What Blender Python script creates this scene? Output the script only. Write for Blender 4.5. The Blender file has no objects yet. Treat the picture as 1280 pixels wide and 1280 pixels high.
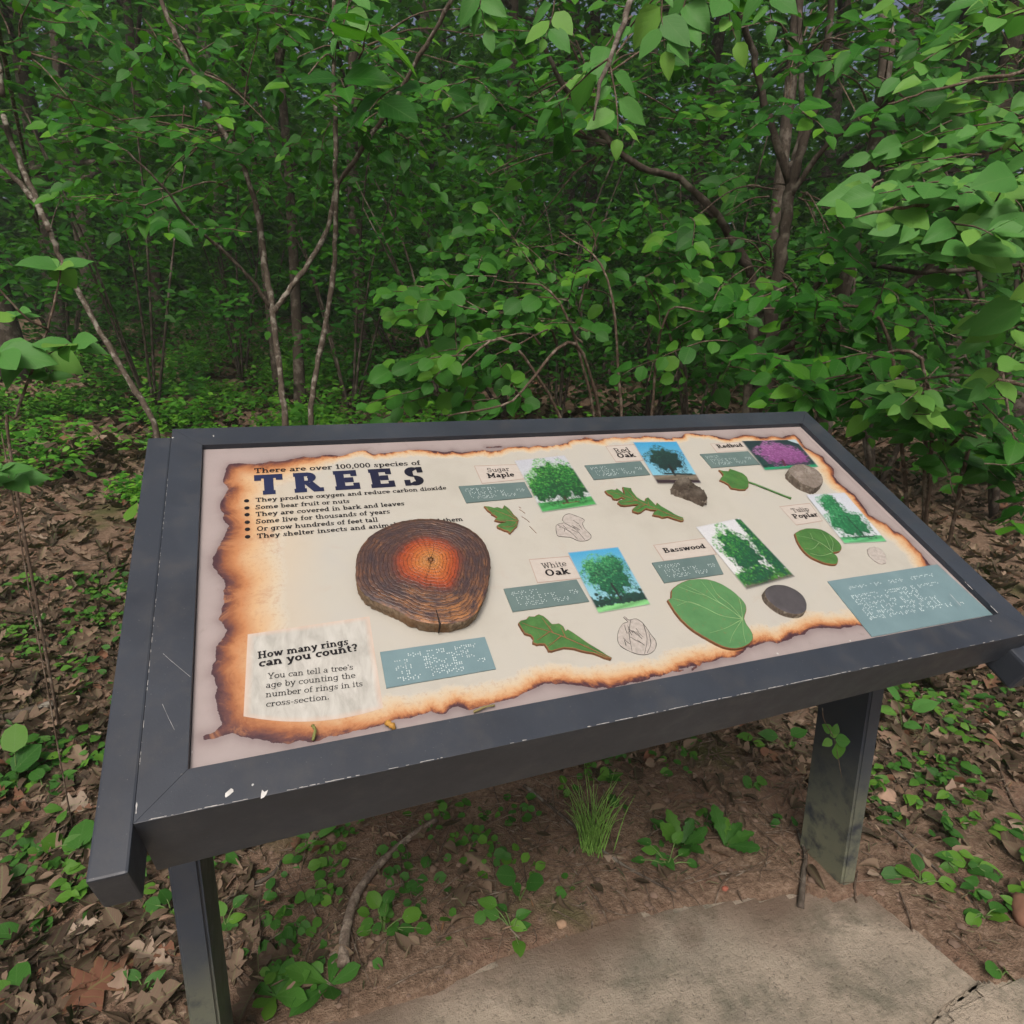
import bpy, bmesh, math, random
import numpy as np
from mathutils import Vector, Matrix, noise as mnoise
from mathutils.geometry import tessellate_polygon

# ---------------------------------------------------------------- camera, world, sun, exposure
PI = math.pi
F_PX, CXY = 798.5, 640.0                       # focal length and centre of the 1280 px picture
RB = np.array([[0.93724, -0.29864, 0.18003], [-0.07549, -0.67781, -0.73135], [0.34043, 0.67185, -0.65781]])
CB = np.array([0.09172, -0.30568, 0.57886])    # camera in board coordinates
TILT = math.radians(30)
B2W = np.array([[1, 0, 0], [0, math.cos(TILT), -math.sin(TILT)], [0, math.sin(TILT), math.cos(TILT)]])
OFF = np.array([0, 0, 0.67])
CAM = B2W @ CB + OFF
AX = (B2W @ RB.T).T                            # rows: camera right, down, forward in the world
scene = bpy.context.scene
cam_data = bpy.data.cameras.new('camera')
cam_data.sensor_width = 36; cam_data.lens = F_PX / 1280 * 36
cam_data.clip_start = 0.02; cam_data.clip_end = 400
cam = bpy.data.objects.new('camera', cam_data)
scene.collection.objects.link(cam)
M = Matrix.Identity(4)
for i in range(3):
    M[i][0], M[i][1], M[i][2], M[i][3] = AX[0][i], -AX[1][i], -AX[2][i], CAM[i]
cam.matrix_world = M
scene.camera = cam

world = bpy.data.worlds.new('World'); scene.world = world; world.use_nodes = True
wn = world.node_tree
bg = wn.nodes['Background']
sky = wn.nodes.new('ShaderNodeTexSky'); sky.sky_type = 'NISHITA'; sky.sun_disc = False
SUN_EL, SUN_AZ = math.radians(50), math.radians(205)      # azimuth clockwise from +Y
sky.sun_elevation = SUN_EL; sky.sun_rotation = SUN_AZ
sky.air_density = 0.45; sky.dust_density = 9.0; sky.ozone_density = 0.3
wn.links.new(sky.outputs[0], bg.inputs[0]); bg.inputs[1].default_value = 0.13
sd = bpy.data.lights.new('sun', 'SUN'); sd.energy = 1.5; sd.angle = math.radians(16); sd.color = (1, 0.96, 0.9)
sun = bpy.data.objects.new('sun', sd); scene.collection.objects.link(sun)
sv = Vector((math.sin(SUN_AZ) * math.cos(SUN_EL), math.cos(SUN_AZ) * math.cos(SUN_EL), math.sin(SUN_EL)))
sun.rotation_euler = sv.to_track_quat('Z', 'Y').to_euler()
sun.location = (0, -2, 6)
vs = scene.view_settings
vs.view_transform = 'Standard'; vs.look = 'None'; vs.gamma = 1; vs.use_curve_mapping = False
vs.exposure = 0.22
cy = scene.cycles
cy.max_bounces = 7; cy.diffuse_bounces = 4; cy.glossy_bounces = 2; cy.transmission_bounces = 4; cy.transparent_max_bounces = 4
cy.use_denoising = True
cy.sample_clamp_indirect = 4

# ---------------------------------------------------------------- helpers
rng = np.random.default_rng(11)
random.seed(11)
COL = scene.collection
ZP = -0.008                                     # face of the printed panel below the frame top

def b2w(p):
    return np.asarray(p, float) @ B2W.T + OFF
def hit(u, v, z=ZP):
    d = RB.T @ np.array([(u - CXY) / F_PX, (v - CXY) / F_PX, 1.0])
    return CB + d * (z - CB[2]) / d[2]
def px(u, v, d):
    return CAM + d * (AX[2] + (u - CXY) / F_PX * AX[0] + (v - CXY) / F_PX * AX[1])
def proj(p):
    q = (np.asarray(p) - CAM) @ AX.T
    return q[..., 0] / q[..., 2] * F_PX + CXY, q[..., 1] / q[..., 2] * F_PX + CXY, q[..., 2]
def unit(v):
    v = np.asarray(v, float)
    return v / np.maximum(np.linalg.norm(v, axis=-1, keepdims=True), 1e-9)

def mesh(name, V, faces, attrs=None, uv=None, smooth=False, cols=None):
    me = bpy.data.meshes.new(name)
    V = np.asarray(V, np.float32)
    if isinstance(faces, np.ndarray): faces = [faces]
    faces = [np.asarray(f, np.int32) for f in faces if len(f)]
    loops = np.concatenate([f.ravel() for f in faces]); tot = np.concatenate([np.full(len(f), f.shape[1]) for f in faces])
    me.vertices.add(len(V)); me.vertices.foreach_set('co', V.ravel())
    me.loops.add(len(loops)); me.loops.foreach_set('vertex_index', loops)
    me.polygons.add(len(tot)); me.polygons.foreach_set('loop_start', np.concatenate([[0], np.cumsum(tot)[:-1]]).astype(np.int32))
    me.polygons.foreach_set('loop_total', tot.astype(np.int32))
    if smooth: me.polygons.foreach_set('use_smooth', np.ones(len(tot), bool))
    me.update(calc_edges=True)
    for k, a in (attrs or {}).items():
        at = me.attributes.new(k, 'FLOAT', 'POINT'); at.data.foreach_set('value', np.asarray(a, np.float32))
    if cols is not None:
        at = me.attributes.new('Col', 'FLOAT_COLOR', 'POINT')
        c = np.ones((len(V), 4), np.float32); c[:, :3] = cols; at.data.foreach_set('color', c.ravel())
    if uv is not None:
        l = me.uv_layers.new(name='UVMap'); l.data.foreach_set('uv', np.asarray(uv, np.float32)[loops].ravel())
    return me
def origin(parent):
    o = np.zeros(3)
    while parent is not None:
        o += np.array(parent.location); parent = parent.parent
    return o
def tag(o, label=None, cat=None, group=None, kind=None):
    if label: o['label'] = label
    if cat: o['category'] = cat
    if group: o['group'] = group
    if kind: o['kind'] = kind
    return o
def empty(name, loc, label=None, cat=None, group=None):
    o = bpy.data.objects.new(name, None); o.location = loc; o.empty_display_size = .05; COL.objects.link(o)
    return tag(o, label, cat, group)
def link(name, me, mat=None, parent=None, **kw):
    """mesh is in world coordinates; the children of a thing share the thing's origin"""
    o = bpy.data.objects.new(name, me); COL.objects.link(o)
    if parent is not None:
        o.parent = parent
        L = origin(parent); me.transform(Matrix.Translation(Vector(-L)))
    if mat is not None:
        for m in (mat if isinstance(mat, (list, tuple)) else [mat]): me.materials.append(m)
    return tag(o, **kw)
def own(o):
    """moves a one-mesh thing's origin to the middle of its underside"""
    me = o.data; n = len(me.vertices); c = np.empty(n * 3, np.float32); me.vertices.foreach_get('co', c); c = c.reshape(-1, 3)
    L = np.array([c[:, 0].mean(), c[:, 1].mean(), c[:, 2].min()]); me.transform(Matrix.Translation(Vector(-L))); o.location = L
    return o

def spline(P, n=6):
    """Catmull-Rom through the rows of P (any width)"""
    P = np.asarray(P, float)
    if len(P) < 3: 
        t = np.linspace(0, 1, n + 1)[:, None]; return P[0] * (1 - t) + P[1] * t
    Q = np.vstack([2 * P[0] - P[1], P, 2 * P[-1] - P[-2]]); out = []
    for i in range(1, len(Q) - 2):
        for t in np.arange(n) / n:
            a, b, c, d = Q[i - 1], Q[i], Q[i + 1], Q[i + 2]
            out.append(.5 * (2 * b + (c - a) * t + (2 * a - 5 * b + 4 * c - d) * t * t + (3 * b - a - 3 * c + d) * t ** 3))
    out.append(P[-1]); return np.array(out)
class MB:
    """collects vertices and faces of one mesh"""
    def __init__(s): s.V = []; s.T = []; s.Q = []; s.n = 0; s.A = []
    def add(s, V, T=None, Q=None, a=0.0):
        V = np.asarray(V, float).reshape(-1, 3)
        if T is not None and len(T): s.T.append(np.asarray(T) + s.n)
        if Q is not None and len(Q): s.Q.append(np.asarray(Q) + s.n)
        s.V.append(V); s.A.append(np.full(len(V), a) if np.isscalar(a) else np.asarray(a)); s.n += len(V)
    def tube(s, P, r, sides=6, wob=0.0, cap=True):
        P = np.asarray(P, float); n = len(P); r = np.broadcast_to(np.asarray(r, float), (n,))
        d = unit(np.gradient(P, axis=0)); ref = np.array([0.3, 1, 0.1]) if abs(d[0][2]) > .7 else np.array([0, 0.1, 1.])
        a = unit(np.cross(d, ref)); b = np.cross(d, a)
        th = np.arange(sides) / sides * 2 * PI
        rr = r[:, None] * (1 + wob * rng.standard_normal((n, sides)))
        V = P[:, None] + rr[..., None] * (np.cos(th)[None, :, None] * a[:, None] + np.sin(th)[None, :, None] * b[:, None])
        i = np.arange(n - 1)[:, None] * sides; j = np.arange(sides)[None]; k = (j + 1) % sides
        Q = np.stack([i + j, i + k, i + sides + k, i + sides + j], -1).reshape(-1, 4)
        V = V.reshape(-1, 3); T = None
        if cap:
            m = len(V); V = np.vstack([V, P[0], P[-1]])
            T = [(k_, j_, m) for j_, k_ in zip(j[0], k[0])] + [((n - 1) * sides + j_, (n - 1) * sides + k_, m + 1) for j_, k_ in zip(j[0], k[0])]
        s.add(V, T, Q)
    def build(s, name, mat, parent=None, smooth=True, attr=None, **kw):
        F = ([np.vstack(s.T)] if s.T else []) + ([np.vstack(s.Q)] if s.Q else [])
        me = mesh(name, np.vstack(s.V), F, smooth=smooth, attrs={attr: np.concatenate(s.A)} if attr else None)
        return link(name, me, mat, parent, **kw)

# ---------------------------------------------------------------- materials
def mat(name):
    m = bpy.data.materials.new(name); m.use_nodes = True
    nt = m.node_tree; return m, nt, nt.nodes['Principled BSDF']
def node(nt, t, **kw):
    n = nt.nodes.new(t)
    for k, v in kw.items():
        if k.startswith('i_'):
            n.inputs[k[2:].replace('_', ' ')].default_value = v
        else: setattr(n, k, v)
    return n
def ramp(nt, fac, stops, interp='LINEAR'):
    r = nt.nodes.new('ShaderNodeValToRGB'); r.color_ramp.interpolation = interp
    e = r.color_ramp.elements
    while len(e) < len(stops): e.new(0.5)
    for q, (p, c) in zip(e, stops): q.position = p; q.color = (*c, 1) if len(c) == 3 else c
    if fac is not None: nt.links.new(fac, r.inputs[0])
    return r.outputs[0]
def g(v): return (v, v, v)
def noise_(nt, vec, scale, detail=5, rough=.6, dist=0.0):
    n = node(nt, 'ShaderNodeTexNoise'); n.inputs['Scale'].default_value = scale; n.inputs['Detail'].default_value = detail
    n.inputs['Roughness'].default_value = rough; n.inputs['Distortion'].default_value = dist
    if vec is not None: nt.links.new(vec, n.inputs['Vector'])
    return n.outputs['Fac']
def mix(nt, fac, a, b, mode='MIX'):
    n = node(nt, 'ShaderNodeMix', data_type='RGBA', blend_type=mode)
    for s, v in ((0, fac), (6, a), (7, b)):
        if isinstance(v, (int, float)): n.inputs[s].default_value = v
        elif isinstance(v, tuple): n.inputs[s].default_value = (*v, 1)
        else: nt.links.new(v, n.inputs[s])
    return n.outputs[2]
def math_(nt, op, a, b=None, clamp=False):
    n = node(nt, 'ShaderNodeMath', operation=op, use_clamp=clamp)
    for s, v in ((0, a), (1, b)):
        if v is None: continue
        if isinstance(v, (int, float)): n.inputs[s].default_value = v
        else: nt.links.new(v, n.inputs[s])
    return n.outputs[0]
def attr(nt, name, out='Fac'):
    return node(nt, 'ShaderNodeAttribute', attribute_name=name).outputs[out]
def bump(nt, bs, h, strength=.5, dist=.002):
    b = node(nt, 'ShaderNodeBump'); b.inputs['Strength'].default_value = strength; b.inputs['Distance'].default_value = dist
    nt.links.new(h, b.inputs['Height']); nt.links.new(b.outputs[0], bs.inputs['Normal'])
def coord(nt, o='Object'): return node(nt, 'ShaderNodeTexCoord').outputs[o]
def setp(bs, rough=.6, spec=.5, col=None):
    bs.inputs['Roughness'].default_value = rough; bs.inputs['Specular IOR Level'].default_value = spec
    if col: bs.inputs['Base Color'].default_value = (*col, 1)

def plain(name, col, rough=.6, spec=.4, var=.25, scale=60):
    m, nt, bs = mat(name); setp(bs, rough, spec)
    n = noise_(nt, coord(nt), scale)
    nt.links.new(ramp(nt, n, [(.3, tuple(c * (1 - var) for c in col)), (.7, tuple(min(1, c * (1 + var)) for c in col))]), bs.inputs['Base Color'])
    return m

def leaf_mat(name, stops, trans=.38, rough=.50, veins=True, spec=.20, bumpy=True):
    """leaf: colour varies per leaf; midrib and side veins follow the leaf's own uv"""
    m, nt, bs = mat(name); setp(bs, rough, spec)
    oi = node(nt, 'ShaderNodeObjectInfo').outputs['Random']
    r = math_(nt, 'FRACT', math_(nt, 'ADD', attr(nt, 'rnd'), oi))
    c = ramp(nt, r, stops)
    if veins:
        uv = coord(nt, 'UV'); sx = node(nt, 'ShaderNodeSeparateXYZ'); nt.links.new(uv, sx.inputs[0])
        ax = math_(nt, 'ABSOLUTE', math_(nt, 'SUBTRACT', sx.outputs[0], .5))
        rib = math_(nt, 'LESS_THAN', ax, .018)
        w = math_(nt, 'SINE', math_(nt, 'MULTIPLY', math_(nt, 'SUBTRACT', sx.outputs[1], math_(nt, 'MULTIPLY', ax, .8)), 44))
        side = math_(nt, 'POWER', math_(nt, 'MULTIPLY', math_(nt, 'ADD', w, 1), .5), 14)
        fac = math_(nt, 'MAXIMUM', rib, math_(nt, 'MULTIPLY', side, .5), True)
        c2 = mix(nt, math_(nt, 'MULTIPLY', fac, .22), c, (.14, .28, .08))
        n = noise_(nt, uv, 6, 3); c2 = mix(nt, math_(nt, 'MULTIPLY', ramp(nt, n, [(.62, g(0)), (.78, g(1))]), .3), c2, (.10, .12, .03))
        c = c2
        if bumpy: bump(nt, bs, math_(nt, 'MULTIPLY', fac, -1), .25, .0015)
    nt.links.new(c, bs.inputs['Base Color'])
    if trans:
        tr = node(nt, 'ShaderNodeBsdfTranslucent'); nt.links.new(mix(nt, .5, c, (.07, .27, .01)), tr.inputs[0])
        ms = node(nt, 'ShaderNodeMixShader'); ms.inputs[0].default_value = trans
        nt.links.new(bs.outputs[0], ms.inputs[1]); nt.links.new(tr.outputs[0], ms.inputs[2])
        nt.links.new(ms.outputs[0], nt.nodes['Material Output'].inputs[0])
    return m

M_LEAF = leaf_mat('fresh_leaf', [(0, (.013, .080, .008)), (.5, (.023, .125, .011)), (.85, (.040, .175, .014)), (1, (.10, .27, .014))])
M_LEAFB = leaf_mat('pale_lit_leaf', [(0, (.055, .19, .036)), (.6, (.095, .265, .060)), (1, (.16, .34, .055))])  # paler green; the stronger light on the near sprays is in the colour
M_LEAFD = leaf_mat('shade_leaf', [(0, (.012, .070, .009)), (.6, (.026, .120, .012)), (1, (.05, .18, .014))], veins=False)  # darker green with the shade of the deeper wood painted in
M_CANOPY = leaf_mat('canopy_leaf', [(0, (.016, .085, .010)), (.6, (.034, .145, .014)), (1, (.10, .27, .02))], veins=False, trans=.5)
M_WEED = leaf_mat('weed_leaf', [(0, (.028, .105, .018)), (.5, (.048, .155, .024)), (1, (.11, .25, .028))])
M_COVER = leaf_mat('cover_leaf', [(0, (.035, .15, .015)), (.5, (.065, .23, .020)), (1, (.15, .36, .03))], veins=False)
M_DEAD = leaf_mat('dead_leaf', [(0, (.030, .020, .014)), (.35, (.066, .043, .030)), (.65, (.120, .082, .057)), (.85, (.185, .130, .093)), (.92, (.14, .058, .034)), (1, (.28, .22, .17))], trans=.08, rough=.75, veins=True, spec=.25)

def bark_mat(name, a, b, c, scale=14):
    m, nt, bs = mat(name); setp(bs, .9, .15)
    co = coord(nt); mp = node(nt, 'ShaderNodeMapping'); mp.inputs['Scale'].default_value = (1, 1, .3); nt.links.new(co, mp.inputs[0])
    n1 = noise_(nt, mp.outputs[0], scale * 4, 8, .7); n2 = noise_(nt, co, scale, 4)
    col = ramp(nt, n1, [(.3, a), (.65, b)])
    col = mix(nt, ramp(nt, n2, [(.52, g(0)), (.62, g(1))]), col, c)
    nt.links.new(col, bs.inputs['Base Color']); bump(nt, bs, n1, .8, .006)
    return m
M_BARK = bark_mat('bark', (.045, .036, .028), (.11, .092, .075), (.20, .185, .155))
M_BARKD = bark_mat('dark_bark', (.028, .022, .017), (.070, .056, .044), (.12, .105, .085))
M_BARKP = bark_mat('pale_bark', (.045, .035, .027), (.11, .09, .07), (.23, .215, .18), 30)
M_TWIG = bark_mat('twig_bark', (.05, .035, .025), (.13, .095, .07), (.20, .165, .13), 40)
M_STEM = plain('green_stem', (.09, .16, .04), .6)

# soil
M_SOIL, nt, bs = mat('soil'); setp(bs, .95, .15)
co = coord(nt); n1 = noise_(nt, co, 5, 8, .7); n2 = noise_(nt, co, 70, 6, .75); n3 = noise_(nt, co, 2.1, 4)
c = ramp(nt, n2, [(.28, (.075, .050, .034)), (.5, (.18, .122, .085)), (.68, (.29, .21, .155)), (.8, (.40, .325, .26))])
c = mix(nt, ramp(nt, n1, [(.5, g(0)), (.68, g(.7))]), c, (.19, .11, .078))
c = mix(nt, ramp(nt, n3, [(.56, g(0)), (.66, g(.75))]), c, (.060, .078, .022))
nt.links.new(c, bs.inputs['Base Color']); bump(nt, bs, math_(nt, 'ADD', n2, noise_(nt, co, 260, 3)), 1.0, .006)

# concrete
M_CONC, nt, bs = mat('worn_concrete'); setp(bs, .85, .3)
co = coord(nt); a1 = noise_(nt, co, 3.2, 8, .65); a2 = noise_(nt, co, 130, 5, .8); a3 = noise_(nt, co, 9, 6, .7)
c = ramp(nt, a1, [(.3, (.20, .18, .145)), (.46, (.33, .285, .225)), (.58, (.42, .355, .28)), (.72, (.50, .43, .35))])
c = mix(nt, ramp(nt, a3, [(.48, g(0)), (.62, g(.75))]), c, (.155, .148, .11))
mpc = node(nt, 'ShaderNodeMapping'); mpc.inputs['Scale'].default_value = (1, 3.5, 1); mpc.inputs['Rotation'].default_value = (0, 0, .35); nt.links.new(co, mpc.inputs[0])
c = mix(nt, ramp(nt, noise_(nt, mpc.outputs[0], 4, 6, .65), [(.55, g(0)), (.68, g(.6))]), c, (.13, .122, .09))
c = mix(nt, ramp(nt, a2, [(.3, g(1)), (.45, g(0))]), c, (.075, .065, .052))
c = mix(nt, ramp(nt, a2, [(.62, g(0)), (.72, g(.75))]), c, (.42, .38, .33))
c = mix(nt, ramp(nt, attr(nt, 'soil'), [(0, g(0)), (1, g(.85))]), c, (.145, .098, .070))
nt.links.new(c, bs.inputs['Base Color']); bump(nt, bs, math_(nt, 'ADD', a2, a3), 1.0, .006)

# frame paint: dark blue-grey satin, scratched and dusty
M_FRAME, nt, bs = mat('painted_metal'); setp(bs, .42, .38)
co = coord(nt); f1 = noise_(nt, co, 7, 6, .6); f2 = noise_(nt, co, 420, 3, .7); f3 = noise_(nt, co, 22, 5, .7)
c = ramp(nt, f1, [(.3, (.021, .026, .036)), (.7, (.033, .041, .055))])
c = mix(nt, ramp(nt, f2, [(.68, g(0)), (.76, g(.6))]), c, (.22, .21, .195))
c = mix(nt, ramp(nt, f3, [(.50, g(0)), (.75, g(.3))]), c, (.070, .066, .060))
gz = node(nt, 'ShaderNodeSeparateXYZ'); nt.links.new(node(nt, 'ShaderNodeNewGeometry').outputs['Position'], gz.inputs[0])
mossy = math_(nt, 'MULTIPLY', ramp(nt, math_(nt, 'ADD', gz.outputs[2], math_(nt, 'MULTIPLY', f1, .2)), [(.12, g(.95)), (.42, g(0))]), ramp(nt, f3, [(.32, g(0)), (.52, g(1))]))
c = mix(nt, mossy, c, (.15, .16, .11))
nt.links.new(c, bs.inputs['Base Color'])
nt.links.new(ramp(nt, f3, [(.3, g(.36)), (.75, g(.6))]), bs.inputs['Roughness'])
bump(nt, bs, math_(nt, 'ADD', f2, f1), .15, .0006)

# printed panel
M_PANEL, nt, bs = mat('printed_panel'); setp(bs, .42, .35)
co = coord(nt); sdf = attr(nt, 'sdf'); bw = attr(nt, 'burn')
p1 = noise_(nt, co, 55, 6, .7, .4); p2 = noise_(nt, co, 9, 6, .65); p3 = noise_(nt, co, 240, 4, .7); p4 = noise_(nt, co, 18, 5, .75, .8)
s2 = math_(nt, 'ADD', sdf, math_(nt, 'MULTIPLY', math_(nt, 'SUBTRACT', p1, .5), .008))
t = math_(nt, 'DIVIDE', math_(nt, 'ADD', s2, math_(nt, 'MULTIPLY', math_(nt, 'SUBTRACT', p4, .5), .03)), bw)
burnt = ramp(nt, t, [(0, (.050, .022, .028)), (.05, (.10, .04, .035)), (.11, (.22, .080, .035)), (.20, (.37, .165, .07)), (.36, (.46, .30, .165)), (.65, (.45, .375, .27)), (1, (.41, .395, .345))])
burnt = mix(nt, ramp(nt, p3, [(.52, g(0)), (.75, g(.35))]), burnt, (.50, .20, .07), 'MULTIPLY')
fine = ramp(nt, p2, [(.25, (.335, .325, .285)), (.5, (.375, .365, .325)), (.75, (.36, .356, .33))])
fine = mix(nt, ramp(nt, p4, [(.60, g(0)), (.74, g(.28))]), fine, (.36, .28, .21))
lw = ramp(nt, bw, [(.035, g(0)), (.09, g(1))])
fine = mix(nt, math_(nt, 'MULTIPLY', lw, .6), fine, (.46, .36, .24))
burnt = mix(nt, math_(nt, 'MULTIPLY', math_(nt, 'MULTIPLY', lw, ramp(nt, p4, [(.52, g(0)), (.66, g(.7))])), 1), burnt, (.33, .15, .07))
inn = mix(nt, ramp(nt, t, [(.85, g(0)), (1.0, g(1))]), burnt, fine)
shade = ramp(nt, math_(nt, 'ADD', sdf, .018), [(0, (.27, .235, .23)), (.010, (.25, .215, .21)), (.0175, (.17, .135, .135))])
shade = mix(nt, ramp(nt, p2, [(.4, g(0)), (.7, g(.4))]), shade, (.36, .30, .29))
shade = mix(nt, ramp(nt, p1, [(.60, g(0)), (.72, g(.35))]), shade, (.16, .13, .12))
c = mix(nt, math_(nt, 'GREATER_THAN', s2, 0.0), shade, inn)
nt.links.new(c, bs.inputs['Base Color']); bump(nt, bs, p3, .08, .0005)

M_INK = plain('black_ink', (.010, .009, .011), .55, .15)
M_NAVY, nt, bs = mat('title_ink'); setp(bs, .55, .15)
gx = node(nt, 'ShaderNodeSeparateXYZ'); nt.links.new(node(nt, 'ShaderNodeNewGeometry').outputs['Position'], gx.inputs[0])
nt.links.new(ramp(nt, gx.outputs[0], [(.10, (.016, .022, .062)), (.22, (.013, .015, .036)), (.30, (.009, .009, .013))]), bs.inputs['Base Color'])
M_CARD, nt, bs = mat('name_card_paper'); setp(bs, .5, .3)
uv = coord(nt, 'UV'); su = node(nt, 'ShaderNodeSeparateXYZ'); nt.links.new(uv, su.inputs[0])
e = math_(nt, 'MINIMUM', math_(nt, 'MINIMUM', su.outputs[0], math_(nt, 'SUBTRACT', 1, su.outputs[0])), math_(nt, 'MULTIPLY', math_(nt, 'MINIMUM', su.outputs[1], math_(nt, 'SUBTRACT', 1, su.outputs[1])), .5))
k1 = noise_(nt, uv, 5, 4)
c = ramp(nt, k1, [(.3, (.38, .345, .31)), (.7, (.42, .39, .355))])
c = mix(nt, ramp(nt, math_(nt, 'ADD', e, math_(nt, 'MULTIPLY', k1, .01)), [(.008, g(.75)), (.026, g(0))]), c, (.24, .14, .11))
nt.links.new(c, bs.inputs['Base Color'])
M_NOTE, nt, bs = mat('crinkled_note'); setp(bs, .5, .3)
uv = coord(nt, 'UV'); mp = node(nt, 'ShaderNodeMapping'); mp.inputs['Scale'].default_value = (1, .3, 1); nt.links.new(uv, mp.inputs[0])
k1 = noise_(nt, mp.outputs[0], 13, 5, .6, .5); su = node(nt, 'ShaderNodeSeparateXYZ'); nt.links.new(uv, su.inputs[0])
e = math_(nt, 'MINIMUM', math_(nt, 'MINIMUM', su.outputs[0], math_(nt, 'SUBTRACT', 1, su.outputs[0])), math_(nt, 'MINIMUM', su.outputs[1], math_(nt, 'SUBTRACT', 1, su.outputs[1])))
c = ramp(nt, k1, [(.3, (.30, .30, .275)), (.5, (.37, .368, .34)), (.68, (.43, .428, .40))])
c = mix(nt, ramp(nt, math_(nt, 'ADD', e, math_(nt, 'MULTIPLY', k1, .04)), [(.02, g(.6)), (.075, g(0))]), c, (.50, .36, .28))
nt.links.new(c, bs.inputs['Base Color']); bump(nt, bs, k1, .25, .002)
def plate_mat(name, a, b):
    m, nt, bs = mat(name); setp(bs, .38, .5)
    n = noise_(nt, coord(nt), 28, 6, .6); n2 = noise_(nt, coord(nt), 380, 3, .6)
    c = mix(nt, ramp(nt, n2, [(.66, g(0)), (.76, g(.35))]), ramp(nt, n, [(.3, a), (.7, b)]), (.25, .27, .25))
    nt.links.new(c, bs.inputs['Base Color']); return m
M_PLATE = plate_mat('green_grey_plate', (.080, .125, .125), (.105, .155, .150))
M_PLATEL = plate_mat('pale_sky_tinted_plate', (.115, .185, .205), (.140, .220, .240))  # bluer copy of the plate colour, sky reflection on the large plate painted in
M_DOT = plain('braille_dot_metal', (.40, .47, .48), .4)
M_PHOTO, nt, bs = mat('glossy_photo_print'); setp(bs, .35, .4)
nt.links.new(attr(nt, 'Col', 'Color'), bs.inputs['Base Color'])
def cast_mat(name, a, b, scale=70):
    m, nt, bs = mat(name); setp(bs, .48, .4)
    n = noise_(nt, coord(nt), scale, 6, .65); n2 = noise_(nt, coord(nt), 200, 4, .6)
    c = mix(nt, ramp(nt, n2, [(.58, g(0)), (.74, g(.45))]), ramp(nt, n, [(.3, a), (.7, b)]), (.20, .11, .05))
    nt.links.new(c, bs.inputs['Base Color']); bump(nt, bs, n2, .4, .0008); return m
M_CLEAF = cast_mat('painted_cast_leaf', (.030, .095, .024), (.060, .165, .040))
M_CLEAFP = cast_mat('pale_cast_leaf', (.055, .155, .058), (.080, .205, .078), 40)
M_RUST = plain('rusty_leaf_edge', (.17, .075, .030), .7)
M_VEIN = plain('painted_vein', (.17, .29, .125), .5)
M_VEIND = plain('dark_vein', (.19, .09, .04), .6)
M_DISCD = plain('dark_cast_disc', (.060, .055, .060), .38, .5, .15, 90)
M_DISCB = bark_mat('worn_bronze', (.085, .065, .052), (.19, .16, .13), (.30, .27, .22), 60)
M_DISCT = bark_mat('bronze_face', (.14, .115, .095), (.22, .19, .165), (.26, .23, .20), 50)
M_SKETCHF = plain('faded_print', (.33, .305, .28), .5, .3, .18, 200)
M_CHIP = plain('bare_chip', (.42, .42, .41), .5)

# slice of wood
M_SLICE, nt, bs = mat('wood_slice_face'); setp(bs, .30, .5)
uv = coord(nt, 'UV'); su = node(nt, 'ShaderNodeSeparateXYZ'); nt.links.new(uv, su.inputs[0])
w1 = noise_(nt, uv, 4.5, 5, .7); w2 = noise_(nt, uv, 16, 6, .75, .6); w3 = noise_(nt, uv, 2.6, 4, .6); w4 = noise_(nt, uv, 45, 5, .8)
rad = attr(nt, 'rad')       # 0 at the pith, 1 at the bark
rr = math_(nt, 'ADD', rad, math_(nt, 'MULTIPLY', math_(nt, 'SUBTRACT', math_(nt, 'ADD', math_(nt, 'MULTIPLY', w1, .6), math_(nt, 'MULTIPLY', w2, .4)), .5), .42))
heart = ramp(nt, rr, [(0, (.30, .13, .045)), (.10, (.36, .15, .040)), (.20, (.37, .115, .028)), (.32, (.30, .065, .018)), (.44, (.24, .042, .015)), (.50, (.13, .034, .020)), (.58, (.070, .030, .026)), (.8, (.045, .028, .030)), (1, (.075, .038, .024))])
ang0 = node(nt, 'ShaderNodeMath', operation='ARCTAN2'); nt.links.new(attr(nt, 'ay'), ang0.inputs[0]); nt.links.new(attr(nt, 'axx'), ang0.inputs[1])
pol = node(nt, 'ShaderNodeCombineXYZ'); nt.links.new(math_(nt, 'MULTIPLY', math_(nt, 'COSINE', ang0.outputs[0]), 3.2), pol.inputs[0]); nt.links.new(math_(nt, 'MULTIPLY', math_(nt, 'SINE', ang0.outputs[0]), 3.2), pol.inputs[1]); nt.links.new(math_(nt, 'MULTIPLY', rad, 15), pol.inputs[2])
st1 = noise_(nt, pol.outputs[0], 1.0, 6, .7, .3)
outer = ramp(nt, math_(nt, 'ADD', math_(nt, 'MULTIPLY', st1, .7), math_(nt, 'MULTIPLY', w2, .3)), [(.36, (.028, .022, .030)), (.50, (.065, .040, .036)), (.58, (.13, .062, .036)), (.66, (.24, .12, .055)), (.78, (.38, .20, .08))])
oside = math_(nt, 'ADD', math_(nt, 'SUBTRACT', .62, su.outputs[1]), math_(nt, 'MULTIPLY', math_(nt, 'SUBTRACT', w3, .5), .9))
omask = math_(nt, 'MULTIPLY', ramp(nt, rr, [(.40, g(0)), (.60, g(1))]), ramp(nt, oside, [(.10, g(.65)), (.35, g(1))]))
c = mix(nt, omask, heart, outer)
warm = math_(nt, 'MULTIPLY', ramp(nt, rr, [(.47, g(0)), (.55, g(1))]), ramp(nt, math_(nt, 'ADD', oside, math_(nt, 'MULTIPLY', w2, .25)), [(.42, g(0)), (.62, g(.65))]))
c = mix(nt, math_(nt, 'MULTIPLY', warm, ramp(nt, st1, [(.42, g(.05)), (.60, g(1))])), c, (.36, .155, .050))
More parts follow.
